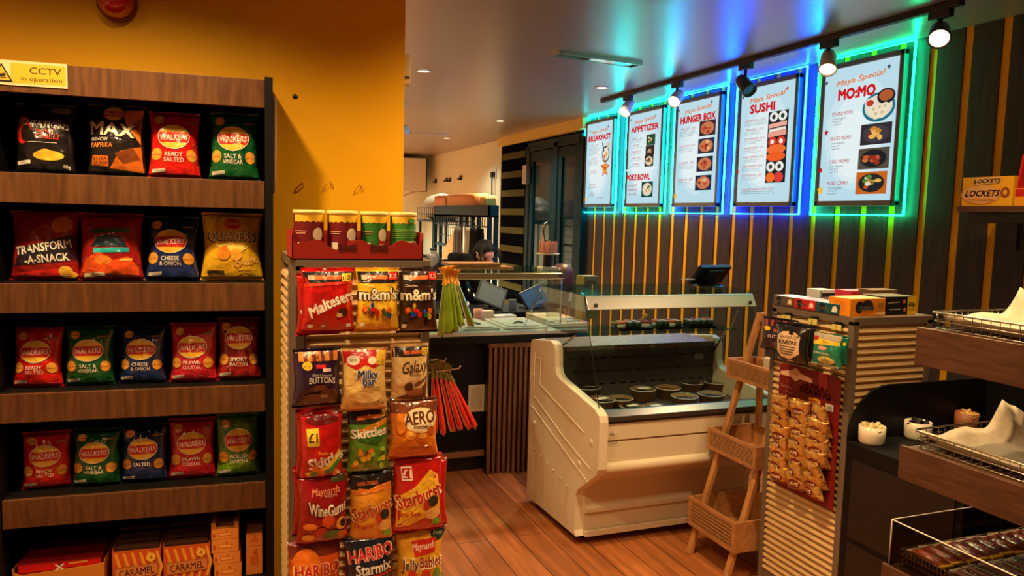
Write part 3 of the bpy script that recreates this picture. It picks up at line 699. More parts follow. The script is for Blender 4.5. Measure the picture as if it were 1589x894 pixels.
def zig(c1, c2, word):
    a = [('r', 0, .5, .98, .96, 0, c1)]
    for k in range(6):
        x = -.46 + k * .17; a.append(('p', [(x, .1), (x + .1, .5), (x, .94), (x + .06, .94), (x + .16, .5), (x + .06, .1)], c2))
    return a + [('r', 0, .42, .9, .34, .06, (176, 96, 44)), ('r', 0, .42, .86, .28, .06, (206, 130, 70)), ('t', word, 0, .42, .2, (110, 50, 24), dict(w=.72, fit=1, rot=.06, bold=.02)), ('e', .3, .78, .1, .12, GOLD), ('t', '4', .3, .78, .12, (110, 50, 24))]
for u, word, lab in ((-.41, 'CARAMEL', 'orange zigzag caramel wafer box, left of the pair on the bottom shelf'), (-.265, 'CARAMEL', 'orange zigzag caramel wafer box, right of the pair beside small cartons')):
    t = thing('wafer_box', lab, 'box', sh(u, .115, ZB), YAW, 'caramel wafer boxes on the bottom shelf')
    mb = MB(); OC = card((216, 110, 36)); d = (.138, .16)
    mb.span((-.069, -.08, 0), (.069, -.077, .118), OC); mb.span((-.069, .077, 0), (.069, .08, .13), OC); mb.span((-.069, -.08, 0), (-.066, .08, .125), OC); mb.span((.066, -.08, 0), (.069, .08, .125), OC); mb.span((-.069, -.08, 0), (.069, .08, .003), OC)
    deco(mb, zig((206, 84, 28), (236, 160, 60), word), lambda x, z, off: (x, -.08 - off, z), .138, .118, card); mb.build('carton', t)
    for k in range(4):
        mb = MB(); mb.span((-.062, -.07 + .036 * k, .005), (.062, -.04 + .036 * k, .128 + .006 * k), card((92, 56, 34)), bev=.004)
        o = mb.build('wafer', t)
SMA = [('r', 0, .5, .5, .3, 0, (214, 110, 40)), ('r', 0, .5, .42, .18, 0, (238, 170, 80)), ('t', '4', .05, .8, .24, (190, 70, 30)), ('r', -.4, .5, .08, .3, 0, (190, 70, 30))]
SMB_ = [('r', 0, .5, .5, .3, 0, (206, 100, 36)), ('t', '4', .05, .8, .24, (190, 70, 30))]
for u, y, z, dz, lab in ((-.142, .07, ZB, .05, 'small orange carton, lowest of the short stack on the bottom shelf'), (-.145, .07, ZB + .05, .038, 'small orange carton second from the bottom of the short stack'), (-.150, .07, ZB + .088, .044, 'small orange carton second from the top of the short stack'), (-.150, .07, ZB + .132, .036, 'small orange carton on top of the short stack, flap open')):
    t = carton('small_carton', lab, 'carton', sh(u, y, z), YAW, (.082, .10, dz - .001), (222, 140, 60), SMA, 'small orange cartons on the bottom shelf')
    if 'top' in lab and 'open' in lab:
        mb = MB(); mb.span((-.041, -.05, dz), (-.028, .05, dz + .018), card((200, 120, 50))); mb.span((.028, -.05, dz), (.041, .05, dz + .018), card((200, 120, 50))); mb.build('flap', t)
for z, dz, lab in ((ZB, .095, 'upright orange carton at the right end of the bottom shelf'), (ZB + .095, .045, 'orange carton on the upright one, against the shelf side')):
    carton('small_carton', lab, 'carton', sh(-.062, .09, z), YAW, (.05, .12, dz - .001), (216, 132, 54), SMB_, 'small orange cartons on the bottom shelf')

# ------------------------------------------------------------------ sweets stand in the middle
SX0, SX1, SY0, SY1, STZ = .192, .556, 2.068, 2.52, 1.472
st = thing('sweets_stand', 'grey brown framed stand with ivory slatted sides hung with sweet bags', 'stand', ((SX0 + SX1) / 2, (SY0 + SY1) / 2, 0))
hx, hyy = (SX1 - SX0) / 2, (SY1 - SY0) / 2
for sx in (-1, 1):
    for sy in (-1, 1):
        mb = MB(); mb.box((sx * (hx - .012), sy * (hyy - .012), STZ / 2), (.024, .024, STZ - .03), GREYF); mb.build('post', st, .002)
mb = MB(); mb.box((0, 0, STZ - .015), (2 * hx, 2 * hyy, .03), GREYF); mb.build('top', st, .002)
mb = MB(); mb.box((0, 0, .05), (2 * hx, 2 * hyy, .1), GREYF); mb.build('base', st, .002)
def louvre(w, z0, z1, pitch=.027):
    mb = MB(); mb.span((-w / 2, .006, z0), (w / 2, .012, z1), IVORY); z = z0
    while z + pitch <= z1 + .001:
        mb.prism([(.006, z), (-.004, z + .003), (-.0085, z + .009), (-.004, z + pitch * .72), (.006, z + pitch * .8)], -w / 2, w / 2, 'x', IVORY); z += pitch
    return mb
louvre(2 * hx - .05, .1, STZ - .03).build('slat_panel', st, M=Matrix.Translation((0, -hyy + .012, 0)))
louvre(2 * hyy * .48, .1, STZ - .05).build('slat_panel', st, M=Matrix.Translation((-hx + .004, hyy * .46, 0)) @ Matrix.Rotation(-PI / 2, 4, 'Z'))
mb = MB(); mb.span((-hx, -hyy + .024, .1), (-hx + .008, -.02, STZ - .03), GREYF); mb.build('side_panel', st)
louvre(2 * hyy - .05, .1, STZ - .05).build('slat_panel', st, M=Matrix.Translation((hx - .004, 0, 0)) @ Matrix.Rotation(PI / 2, 4, 'Z'))
# tube snack tray on top
def bag_px(name, label, x0, y0, x1, y1, yp, T, base, art, seed, group, top=None, rz=None, cat='sweet bag'):
    a = at_y((x0 + x1) / 2, y1, yp); b = at_y((x0 + x1) / 2, y0, yp); c = at_y(x0, (y0 + y1) / 2, yp); d = at_y(x1, (y0 + y1) / 2, yp)
    W_ = d.x - c.x; rg = random.Random(seed)
    r = packet(name, label, cat, W_, b.z - a.z, T, base, art, ((c.x + d.x) / 2, yp, a.z), rg.uniform(-.1, .1) if rz is None else rz, -.03, group, seed, top)
    return r
t = thing('snack_tube_tray', 'dark red wavy fronted card tray holding four snack tubes on the sweets stand', 'tray', (.359, 2.145, STZ + .0005))
TR = card((150, 34, 26)); TR2 = card((170, 44, 32)); hw = .175
wav = [(-hw, 0), (hw, 0), (hw, .062)]
for k in range(25):
    x = hw - .012 - k * (2 * hw - .024) / 24; wav.append((x, .040 + .014 * math.cos(x / .058 * PI) * 1.0 + (.012 if abs(x) > .14 else 0)))
wav.append((-hw, .066))
mb = MB(); mb.prism(wav, -.077, -.074, 'y', TR); mb.span((-hw, -.077, 0), (-hw + .003, .077, .075), TR2); mb.span((hw - .003, -.077, 0), (hw, .077, .075), TR2); mb.span((-hw, .074, 0), (hw, .077, .075), TR); mb.span((-hw, -.077, 0), (hw, .077, .003), TR)
deco(mb, [('p', [(x - .07, .3), (x - .07, .75), (x, .66), (x + .07, .75), (x + .07, .3), (x, .38)], (96, 22, 20)) for x in (-.09, .15)] + [('t', 'PRINGLES', x, .525, .2, (176, 100, 60), dict(w=.125, fit=1, bold=.02)) for x in (-.09, .15)], lambda x, z, off: (x, -.077 - off, z), 2 * hw, .058, card); mb.build('tray', t)
for k, (px, base, lab, bar) in enumerate(((479, (110, 22, 26), 'dark red snack tube at the left end of the card tray', -.7), (531, (110, 22, 26), 'dark red snack tube beside a green one in the card tray', -2.0), (580, (48, 110, 38), 'green snack tube beside a dark red one in the card tray', -.2), (625, (60, 128, 44), 'green snack tube with stripes at the right end of the card tray', 2.4))):
    p = at_y(px, 380, 2.125); r = .0395 if k < 2 else .036
    tb = thing('snack_tube', lab, 'snack tube', (p.x, 2.125, STZ + .004), 0, 'snack tubes in the red card tray')
    mb = MB(); Hh = .118
    mb.lathe([(r, 0), (r, Hh)], (0, 0, 0), card(base), 32)
    def cyl_map(x, z, off, r=r, bar=0.0): a = -PI / 2 + x / r; return ((r + off) * math.cos(a), (r + off) * math.sin(a), z)
    a_ = [('p', [(-.5 + i * .0833 * 1, .80 + (.03 if i % 2 else 0)) for i in range(13)] + [(.5, .99), (-.5, .99)], (236, 186, 50))]
    if k == 3:
        a_ += [('r', 0, .66 - .045 * i, .96, .014, 0, (150, 190, 90)) for i in range(5)] + [('r', .1, .30, .7, .2, 0, (196, 206, 150)), ('e', .2, .88, .16, .05, (80, 150, 50))]
    else:
        a_ += [('r', -.28, .25, .2, .2, 0, (206, 196, 170)), ('r', -.28, .55, .3, .02, 0, (214, 150, 120)), ('r', -.28, .6, .36, .02, 0, (214, 150, 120)), ('e', .22, .53, .155, .15, (236, 220, 190)), ('p', [(.06, .40), (.38, .40), (.32, .18), (.12, .18)], (190, 40, 34)), ('t', 'PRINGLES', .22, .30, .06, (240, 214, 150), dict(w=.24, fit=1)), ('r', .22, .12, .3, .03, 0, (214, 170, 120))]
    deco(mb, a_, cyl_map, 2.4 * r, Hh, card, .0003)
    mb.build('can', tb)
    mb = MB(); mb.lathe([(r + .001, Hh - .002), (r + .0025, Hh), (r + .0025, Hh + .008), (r - .002, Hh + .009), (.0005, Hh + .007)], (0, 0, 0), mat('tube_lid', (226, 200, 120), .35), 32); mb.build('lid', tb)

PRC_Y = (246, 206, 60)
def flash(x, y, s, c=PRC_Y, tc=BLK, k=.085): return [('r', x, y, .2, .12, .05, c), ('t', s, x, y, k * .8, tc, dict(w=.17, bold=.02))]
def sweets(n, cols, y0=.12, y1=.34, seed=1):
    rg = random.Random(seed); return [('e', rg.uniform(-.36, .36), rg.uniform(y0, y1), rg.uniform(.04, .08), rg.uniform(.03, .055), rg.choice(cols)) for _ in range(n)]
HDR = [('r', 0, .86, .96, .18, 0, (34, 24, 24)), ('r', -.02, .86, .5, .06, 0, (214, 100, 40)), ('r', -.34, .86, .12, .07, 0, (200, 190, 170))]
MALT = HDR + [('p', [(-.48, .72), (.48, .77), (.48, .8), (-.48, .77)], (236, 60, 40)), ('t', 'Maltesers', .03, .5, .17, (250, 240, 220), dict(w=.92, fit=1, rot=.36, bold=.05, arc=-.05)), ('e', .2, .3, .08, .055, (214, 140, 70)), ('e', .26, .33, .1, .065, (70, 34, 22)), ('e', .18, .28, .06, .035, (236, 200, 130)), ('r', .36, .12, .09, .05, 0, WHT), ('e', -.36, .12, .05, .03, WHT), ('r', -.12, .12, .08, .04, 0, WHT)] + flash(.34, .86, '£1.25')
def mm(cols, logo):
    return HDR + [('t', "m&m's", 0, .6, .17, BLK, dict(w=1.0, fit=1, bold=.12)), ('t', "m&m's", 0, .6, .165, logo, dict(w=.94, fit=1, bold=.05)), ('t', 'Peanut' if logo[2] > 200 else 'Chocolate', -.22, .74, .035, logo, dict(w=.3))] + sweets(14, cols, .26, .44, 4) + [('r', -.38, .12, .1, .06, 0, logo)] + flash(.34, .88, '£1.25', (214, 30, 24), WHT)
MMY = mm([(206, 30, 24), (40, 110, 50), (30, 70, 170), (236, 120, 30), (110, 60, 30)], (246, 236, 214)); MMB = mm([(206, 30, 24), (40, 130, 50), (240, 200, 50), (230, 110, 30), (30, 80, 180)], (236, 224, 190))
BUTT = [('r', -.36 + .18 * k, .88, .1, .16, 0, (226, 140, 60)) for k in range(5)] + [('r', -.27 + .18 * k, .88, .08, .16, 0, (110, 50, 40)) for k in range(4)] + [('e', -.25, .73, .1, .075, PRC_Y), ('t', '£1.25', -.25, .73, .035, BLK, dict(w=.14)), ('r', .03, .71, .2, .06, 0, (206, 40, 36)), ('r', .16, .65, .18, .06, 0, (226, 190, 190)), ('t', 'Dairy Chocolate', .06, .57, .04, WHT, dict(w=.44, rot=-.06)), ('t', 'BUTTONS', .06, .49, .1, (246, 236, 214), dict(w=.58, fit=1, arc=-.02, bold=.02, rot=-.05)), ('e', .0, .36, .16, .05, (110, 60, 36)), ('e', .2, .24, .2, .1, (84, 44, 30)), ('e', -.12, .2, .22, .06, (96, 52, 34)), ('r', .1, .2, .14, .06, 0, (150, 110, 80))]
MILK = [('p', [(-.47, .98), (.47, .98), (.47, .78), (.2, .70), (0, .76), (-.2, .68), (-.47, .78)], (200, 30, 30)), ('e', -.26, .83, .14, .075, WHT), ('t', 'NEW', -.26, .83, .05, BLK, dict(w=.16)), ('e', -.02, .93, .11, .05, (214, 60, 50)), ('e', .16, .82, .1, .06, (246, 226, 190)), ('r', .36, .86, .2, .22, 0, PRC_Y), ('t', '£1.25', .36, .8, .05, BLK, dict(w=.16)),
        ('t', 'Milky', .06, .61, .13, WHT, dict(w=.5, fit=1, bold=.1)), ('t', 'Milky', .06, .61, .13, (24, 50, 110), dict(w=.46, fit=1, bold=.05)), ('t', 'bar', .08, .5, .12, WHT, dict(w=.32, fit=1, bold=.1)), ('t', 'bar', .08, .5, .12, (24, 50, 110), dict(w=.28, fit=1, bold=.05)), ('r', .05, .39, .6, .012, 0, (150, 110, 60)), ('e', .05, .25, .3, .1, (250, 220, 140)), ('r', .2, .13, .46, .05, 0, (190, 150, 90)), ('t', '43 kcal', -.2, .14, .04, BLK, dict(w=.14))]
GALX = [('r', 0, .88, .96, .16, 0, (40, 26, 24)), ('r', .05, .87, .5, .06, 0, (206, 100, 40)), ('t', 'Galaxy', .12, .64, .2, (70, 36, 22), dict(w=.74, fit=1, shear=.3, rot=.1, bold=.02)), ('t', 'MINSTRELS', .1, .5, .045, (70, 36, 22), dict(w=.34, bold=.02)), ('p', [(-.4, .1), (.4, .05), (.46, .4), (.3, .2), (0, .22)], (96, 52, 30)), ('e', .1, .2, .24, .07, (150, 90, 50)), ('e', -.08, .3, .12, .07, (74, 40, 26)), ('p', [(.1, .3), (.46, .42), (.46, .47), (.06, .34)], (120, 70, 40))] + flash(.4, .88, '£1', PRC_Y)
SKIR = [('e', 0, .9, .4, .07, (110, 16, 18)), ('r', -.24, .66, .28, .26, .06, PRC_Y), ('t', '£1', -.24, .66, .13, BLK, dict(w=.2, bold=.03)), ('t', 'Fruits', .0, .43, .05, (240, 190, 60), dict(w=.24)), ('t', 'Skittles', .08, .32, .16, (246, 238, 220), dict(w=.86, fit=1, rot=.24, bold=.06)), ('p', [(-.4, .12), (.1, .2), (.4, .46), (.44, .38), (.14, .12), (-.3, .06)], (236, 196, 60)), ('p', [(-.3, .1), (.1, .15), (.42, .34), (.44, .28), (.14, .1)], (60, 140, 50))] + sweets(9, [(236, 120, 30), (240, 200, 50), (60, 150, 60), (120, 40, 120)], .08, .24, 9) + [('r', .36, .1, .08, .05, 0, WHT)]
SKIG = [('r', 0, .91, .96, .12, 0, (26, 22, 24)), ('r', .0, .88, .6, .055, .05, (226, 110, 40)), ('r', .38, .92, .14, .09, 0, PRC_Y), ('t', '£1', .38, .92, .06, BLK), ('p', [(-.3, .7), (.46, .86), (.46, .78), (-.2, .62)], (206, 130, 30)), ('p', [(-.34, .62), (.3, .52), (.46, .66), (.2, .46), (-.3, .55)], (50, 110, 40)), ('t', 'Skittles', .0, .66, .13, (246, 238, 220), dict(w=.9, fit=1, rot=.07, bold=.06))] + sweets(22, [(236, 120, 30), (240, 200, 50), (170, 210, 60), (120, 40, 60), (70, 130, 40)], .14, .4, 12) + [('t', 'Crazy Sours', -.2, .1, .04, WHT, dict(w=.3))]
AERO = [('e', .12, .66, .36, .2, (246, 226, 180)), ('t', 'AERO', .1, .70, .2, (96, 46, 24), dict(w=.66, fit=1, rot=.06, bold=.04)), ('t', 'bubbles', .12, .56, .06, (96, 46, 24), dict(w=.42, bold=.03)), ('e', -.1, .43, .12, .075, (236, 150, 40)), ('e', .16, .38, .14, .085, (226, 120, 30)), ('e', .36, .48, .1, .07, (190, 90, 24)), ('e', .16, .41, .09, .05, (244, 180, 80)), ('e', -.1, .45, .07, .04, (244, 180, 80)), ('p', [(-.46, .2), (.44, .26), (.44, .1), (-.44, .08)], (210, 96, 20)), ('r', .1, .21, .4, .04, 0, (150, 70, 24)), ('e', -.32, .6, .1, .16, (226, 130, 30))]
WINE = [('r', .3, .93, .3, .1, 0, (60, 70, 30)), ('t', 'Maynards', .05, .78, .1, (240, 150, 120), dict(w=.56, fit=1, shear=.2, rot=.05, bold=.02)), ('t', 'BASSETTS', .14, .71, .035, (240, 190, 160), dict(w=.26)), ('t', 'WineGums', .08, .51, .17, (90, 14, 20), dict(w=.84, fit=1, bold=.1, arc=.06)), ('t', 'WineGums', .08, .51, .16, (246, 236, 214), dict(w=.78, fit=1, bold=.04, arc=.06))] + [('e', -.28, .3, .14, .05, (236, 130, 40)), ('e', .08, .36, .13, .09, (226, 80, 30)), ('e', .36, .3, .12, .09, (236, 160, 60)), ('e', .4, .3, .07, .06, (30, 24, 24)), ('e', -.08, .2, .16, .08, (176, 24, 24)), ('e', .18, .15, .2, .07, (60, 110, 40)), ('e', -.3, .14, .12, .05, (240, 170, 60)), ('e', .36, .14, .1, .05, (190, 90, 30))]
def starb(c, sub, top):
    return top + [('t', 'Starburst', .0, .5, .17, (250, 230, 160), dict(w=1.0, fit=1, rot=.24, bold=.1)), ('t', 'Starburst', .0, .5, .17, c, dict(w=.95, fit=1, rot=.24, bold=.05)), ('t', sub, -.2, .28, .065, c, dict(w=.46, shear=.2, bold=.03)), ('e', .16, .38, .09, .06, (200, 50, 36)), ('e', .3, .42, .12, .07, (44, 50, 40)), ('e', .3, .26, .16, .08, (238, 190, 110)), ('e', .36, .14, .1, .05, (120, 170, 50))]
STRO = starb((190, 60, 24), 'Original', [('r', 0, .88, .96, .18, 0, (30, 24, 24)), ('r', -.1, .86, .5, .05, .03, (160, 80, 40)), ('p', [(-.46, .74), (-.3, .8), (-.1, .77), (.1, .82), (.46, .86), (.46, .76), (-.46, .7)], (220, 120, 30))])
STRR = starb((196, 40, 24), 'Fave Reds', [('p', [(-.46, .1), (-.46, .5), (-.1, .62), (.1, .74), (.24, .82), (.42, .74), (.46, .3), (.3, .16), (.1, .22), (-.2, .12)], (240, 186, 50)), ('r', -.26, .79, .22, .17, .05, WHT), ('r', -.26, .79, .18, .13, .05, (190, 30, 24)), ('t', '£1', -.26, .79, .1, WHT, dict(bold=.03))])
HART = [('e', -.2, .6, .3, .3, (236, 120, 30)), ('t', 'HARIBO', .02, .6, .16, (246, 220, 170), dict(w=.9, fit=1, bold=.09)), ('t', 'HARIBO', .02, .6, .16, (196, 40, 30), dict(w=.86, fit=1, bold=.04)), ('r', .02, .4, .7, .14, .03, (60, 40, 24)), ('t', 'Tangfastics', .02, .4, .1, (240, 190, 60), dict(w=.62, fit=1, bold=.02))] + sweets(14, [(236, 180, 50), (226, 90, 30), (120, 160, 50), (200, 40, 40)], .1, .3, 21)
HARS = [('t', 'HARIBO', .0, .77, .17, (246, 220, 200), dict(w=.92, fit=1, bold=.09, rot=.1)), ('t', 'HARIBO', .0, .77, .17, (206, 40, 36), dict(w=.88, fit=1, bold=.04, rot=.1)), ('t', 'Starmix', .05, .57, .15, WHT, dict(w=.74, fit=1, bold=.04, rot=.06)), ('r', .1, .46, .8, .03, .06, (200, 40, 30))] + sweets(24, [(236, 180, 50), (226, 90, 30), (240, 230, 200), (200, 40, 40), (170, 90, 40)], .12, .4, 23)
JELB = [('e', .38, .93, .16, .1, (24, 60, 40)), ('t', 'Plant', .38, .93, .05, WHT, dict(w=.2)), ('p', [(-.2, .86), (.34, .88), (.32, .70), (-.14, .66)], (196, 40, 30)), ('t', 'Maynards', .07, .79, .09, (246, 220, 190), dict(w=.5, fit=1, shear=.2, bold=.02, rot=.05)), ('t', 'JellyBabies', .05, .56, .15, (250, 236, 190), dict(w=.92, fit=1, bold=.09, arc=.02)), ('t', 'Jelly', -.24, .56, .14, (60, 40, 24), dict(w=.36, fit=1, bold=.03)), ('t', 'Babies', .22, .575, .14, (150, 40, 24), dict(w=.5, fit=1, bold=.03)), ('e', -.2, .36, .11, .12, (206, 50, 40)), ('e', .1, .36, .11, .13, (206, 60, 40)), ('e', .36, .36, .1, .11, (90, 150, 50)), ('e', -.02, .18, .12, .1, (236, 150, 40))]
GS = 'hanging bags on the sweets stand'
YB = 2.01
bag_px('sweet_bag', 'red bag with slanted white lettering hanging top left on the sweets stand', 465, 416, 552, 516, YB, .05, (196, 20, 16), MALT, 101, GS, None, .06)
bag_px('sweet_bag', 'red bag mostly hidden behind the top left slanted lettering bag', 458, 424, 528, 520, YB + .035, .03, (190, 20, 16), [('t', 'Maltesers', 0, .45, .16, WHT, dict(w=.9, fit=1, rot=.36, bold=.05))], 102, GS, None, .1)
bag_px('sweet_bag', 'yellow bag of chocolates in the top middle of the sweets stand', 551, 416, 620, 514, YB - .01, .05, (236, 186, 40), MMY, 103, GS, None, -.04)
bag_px('sweet_bag', 'dark brown bag of coloured chocolates hanging top right of the sweets stand', 615, 416, 680, 516, YB, .05, (54, 28, 22), MMB, 104, GS, None, .05)
bag_px('sweet_bag', 'purple buttons bag with striped top hanging in the second row', 452, 541, 532, 630, YB, .05, (44, 22, 58), BUTT, 105, GS, None, .08)
bag_px('sweet_bag', 'cream and red bag with dark blue lettering hanging in the second row', 527, 541, 602, 637, YB - .01, .045, (240, 202, 120), MILK, 106, GS, None, -.03)
bag_px('sweet_bag', 'beige bag with brown swirls hanging at the right of the second row', 604, 534, 666, 624, YB, .045, (226, 190, 130), GALX, 107, GS, None, .02)
bag_px('sweet_bag', 'red bag with white slanted lettering left of the green bag', 463, 640, 534, 742, YB - .01, .05, (190, 20, 20), SKIR, 108, GS, None, .05)
bag_px('sweet_bag', 'red bag peeping out behind the third row left bag', 457, 634, 520, 736, YB + .03, .03, (170, 20, 20), SKIR, 109, GS, None, .12)
bag_px('sweet_bag', 'lime green bag with white lettering in the middle of the third row', 537, 634, 604, 733, YB, .045, (92, 150, 40), SKIG, 110, GS, (40, 40, 30), 0)
bag_px('sweet_bag', 'orange bag with a cream cloud and bubbles at the right of the third row', 602, 618, 680, 710, YB - .015, .05, (222, 122, 24), AERO, 111, GS, (120, 60, 30), -.05)
bag_px('sweet_bag', 'crimson bag with arched white lettering, left of the fourth row', 458, 735, 542, 842, YB - .015, .05, (150, 16, 20), WINE, 112, GS, None, .04)
bag_px('sweet_bag', 'crimson bag mostly hidden behind the fourth row left bag', 452, 722, 520, 828, YB + .03, .03, (160, 18, 20), [], 113, GS, None, .12)
bag_px('sweet_bag', 'orange and black bag with slanted rust lettering, middle of the fourth row', 540, 732, 611, 840, YB - .01, .045, (226, 150, 40), STRO, 114, GS, (30, 24, 24), -.03)
bag_px('sweet_bag', 'red and yellow bag with a white price square, right of the fourth row', 608, 706, 687, 824, YB - .015, .05, (196, 24, 20), STRR, 115, GS, None, -.05)
bag_px('sweet_bag', 'red bag edge showing behind the red and yellow bag', 618, 712, 694, 818, YB + .03, .03, (190, 24, 20), [], 116, GS, None, -.1)
bag_px('sweet_bag', 'orange red bag of sour sweets at the bottom left of the stand', 444, 836, 532, 944, YB - .01, .05, (214, 90, 26), HART, 117, GS, (120, 40, 24), .08)
bag_px('sweet_bag', 'dark navy bag of mixed sweets at the bottom middle of the stand', 531, 830, 614, 936, YB - .02, .05, (24, 30, 50), HARS, 118, GS, None, .06)
bag_px('sweet_bag', 'golden yellow bag of jelly sweets at the bottom right of the stand', 612, 820, 688, 930, YB - .01, .05, (226, 166, 40), JELB, 119, GS, None, -.04)
# hooks of the stand
for px, py in ((505, 424), (586, 422), (648, 422), (492, 552), (565, 548), (635, 541), (497, 650), (572, 643), (640, 628), (500, 745), (575, 742), (648, 716)):
    p = at_y(px, py, YB); mb = MB(); mb.cyl((p.x - st.location.x, YB - .02 - st.location.y, p.z), (p.x - st.location.x, SY0 - st.location.y, p.z + .005), .0022, CHROME, 8); mb.build('hook', st)

# bunches of long cellophane cones on the right side of the stand
def cone(label, group, top, bot, r, body, tip, seed):
    rg = random.Random(seed); a = Vector(top); b = Vector(bot); L = (a - b).length
    t = thing('sweet_cone', label, 'sweet cone', a, 0, group)
    M = (b - a).to_track_quat('Z', 'Y').to_matrix().to_4x4()
    mb = MB(); n = 20; vs = []; fs = []; prof = [(0, .10), (.06, .22), (.14, .42), (.3, .62), (.55, .84), (.8, 1.02), (.95, 1.15), (.97, 1.1), (1.0, .9)]
    for i, (q, k) in enumerate(prof):
        for j in range(n):
            an = 2 * PI * j / n; rr = r * k * (1 + .10 * math.sin(5 * an + seed) * (1.2 - q)); vs.append((rr * math.cos(an), rr * .5 * math.sin(an), q * L + (.006 * math.sin(3 * an + seed) if q > .9 else 0)))
    for i in range(len(prof) - 1):
        for j in range(n): fs.append((i * n + j, i * n + (j + 1) % n, (i + 1) * n + (j + 1) % n, (i + 1) * n + j))
    fs.append([(len(prof) - 1) * n + j for j in range(n)])
    mb.add(vs, fs, body, True, M); mb.build('cone', t)
    mb = MB(); vs = []; fs = []
    for i, (z, k) in enumerate(((.06, .36), (.0, .26), (-.02, .24), (-.05, .55), (-.085, .95))):
        for j in range(n):
            an = 2 * PI * j / n; rr = r * k * (1 + .35 * math.sin(6 * an + seed) * (1 if i > 2 else .3)); vs.append((rr * math.cos(an), rr * math.sin(an), z * L * 2))
    for i in range(4):
        for j in range(n): fs.append((i * n + j, i * n + (j + 1) % n, (i + 1) * n + (j + 1) % n, (i + 1) * n + j))
    mb.add(vs, fs, tip, True, M); mb.build('twisted_top', t)
GC = mat('green_cellophane', (122, 146, 36), .25, spec=.6, coat=.5, noise=((14, 14, 14), .35)); GT = mat('orange_tie', (236, 170, 60), .35, spec=.5)
RC = mat('red_cellophane', (206, 44, 26), .3, spec=.6, coat=.4, noise=((14, 14, 14), .3)); RT = mat('olive_tie', (110, 96, 36), .4, spec=.5)
greens = [((690, 432), (684, 520), 'left most'), ((694, 430), (696, 516), ''), ((698, 428), (706, 513), ''), ((703, 432), (716, 505), ''), ((708, 434), (731, 504), '')]
gl = ['green cellophane cone hanging nearest the brown bag in the upper bunch', 'second green cellophane cone from the brown bag', 'middle green cellophane cone of the upper bunch', 'green cellophane cone fourth from the brown bag', 'green cellophane cone splayed farthest out over the counter']
for k, (a, b, _) in enumerate(greens):
    yy = 2.13 + .012 * k; cone(gl[k], 'green cones hung from the sweets stand', at_y(*a, yy), at_y(*b, yy - .01 * (k % 2)), .0185, GC, GT, k + 1)
reds = [((671, 578), (675, 668)), ((676, 575), (688, 672)), ((682, 577), (702, 667)), ((688, 579), (714, 664)), ((693, 581), (727, 663)), ((699, 584), (737, 662))]
rl = ['red cellophane cone nearest the beige bag in the lower bunch', 'second red cone from the beige bag in the lower bunch', 'third red cone from the beige bag in the lower bunch', 'fourth red cone from the beige bag in the lower bunch', 'red cone second from the outer end of the lower bunch', 'red cellophane cone splayed farthest out towards the slatted cabinet']
for k, (a, b) in enumerate(reds):
    yy = 2.14 + .012 * k; cone(rl[k], 'red cones hung from the sweets stand', at_y(*a, yy), at_y(*b, yy - .01 * (k % 2)), .0160, RC, RT, k + 11)
for px, py in ((700, 424), (690, 560), (712, 572)):
    p = at_y(px, py, 2.16); mb = MB(); c0 = Vector((SX1 - st.location.x - .005, 2.16 - st.location.y, p.z - .01)); c1 = Vector((p.x - st.location.x, 2.16 - st.location.y, p.z))
    mb.tube([c0, c1, c1 + Vector((.006, 0, .008))], .0022, CHROME, 8); mb.build('hook', st)

# ------------------------------------------------------------------ chilled display counter
FX0, FX1 = 1.625, 2.66
fr = thing('chilled_counter', 'ivory chilled display counter with a glass top and steel bar', 'display fridge', ((FX0 + FX1) / 2, 3.45, 0))
ox, oy = -(FX0 + FX1) / 2, -3.45
MF = Matrix.Translation((ox, oy, 0))
PROF = [(3.885, .03), (3.885, .905), (3.868, .925), (3.62, .957), (3.575, .945), (3.56, .92), (3.552, .83), (3.535, .80), (3.50, .782), (3.10, .722), (3.055, .70), (3.045, .67), (3.045, .45), (3.06, .42), (3.25, .285), (3.268, .25), (3.27, .075), (3.25, .05)]
FV = mat('fridge_ivory', (232, 220, 192), .45, spec=.35)
FV2 = mat('fridge_ivory_front', (226, 212, 184), .42, spec=.4)
for xa, xb in ((FX0, FX0 + .045), (FX1 - .045, FX1)):
    mb = MB(); mb.prism(PROF, xa, xb, 'x', FV, MF)
    if xa == FX0:
        x = FX0 - .0015
        def groove(pts, r=.0022): mb.tube([(x, p[0], p[1]) for p in pts], r, FV, 6, M=MF)
        groove([(3.82, .86), (3.82, .62), (3.42, .50), (3.12, .43)]); groove([(3.74, .84), (3.74, .70), (3.2, .585)]); groove([(3.78, .84), (3.74, .84)]); groove([(3.85, .56), (3.14, .36)])
        for k in range(6):
            y = 3.80 - .085 * k; groove([(y, .09), (y, .33 - .012 * k), (y - .028, .33 - .012 * k)], .0018)
        for y, z in ((3.83, .73), (3.80, .47), (3.12, .56), (3.24, .42)): mb.lathe([(.014, 0), (.014, .004), (.0005, .006)], (0, 0, 0), FV, 14, MF @ Matrix.Translation((FX0, y, z)) @ Matrix.Rotation(-PI / 2, 4, 'Y'))
    mb.build('side_panel', fr, .006)
xa, xb = FX0 + .045, FX1 - .045
mb = MB(); mb.span((xa, 3.07, .575), (xb, 3.09, .655), FV2, MF); mb.span((xa, 3.075, .47), (xb, 3.09, .568), FV2, MF); mb.span((xa, 3.085, .46), (xb, 3.10, .66), FV2, MF)
deco(mb, [('r', .035, .12, .06, .3, 0, (206, 190, 160)), ('t', 'ISA', .035, .3, .2, (70, 66, 60), dict(w=.03)), ('t', 'CHILLER', .04, -.28, .18, (50, 48, 46), dict(w=.06))], lambda px, z, off: (xa + px + ox, 3.07 - off + oy, .585 + z), xb - xa, .07, card); mb.build('front_panel', fr, .003)
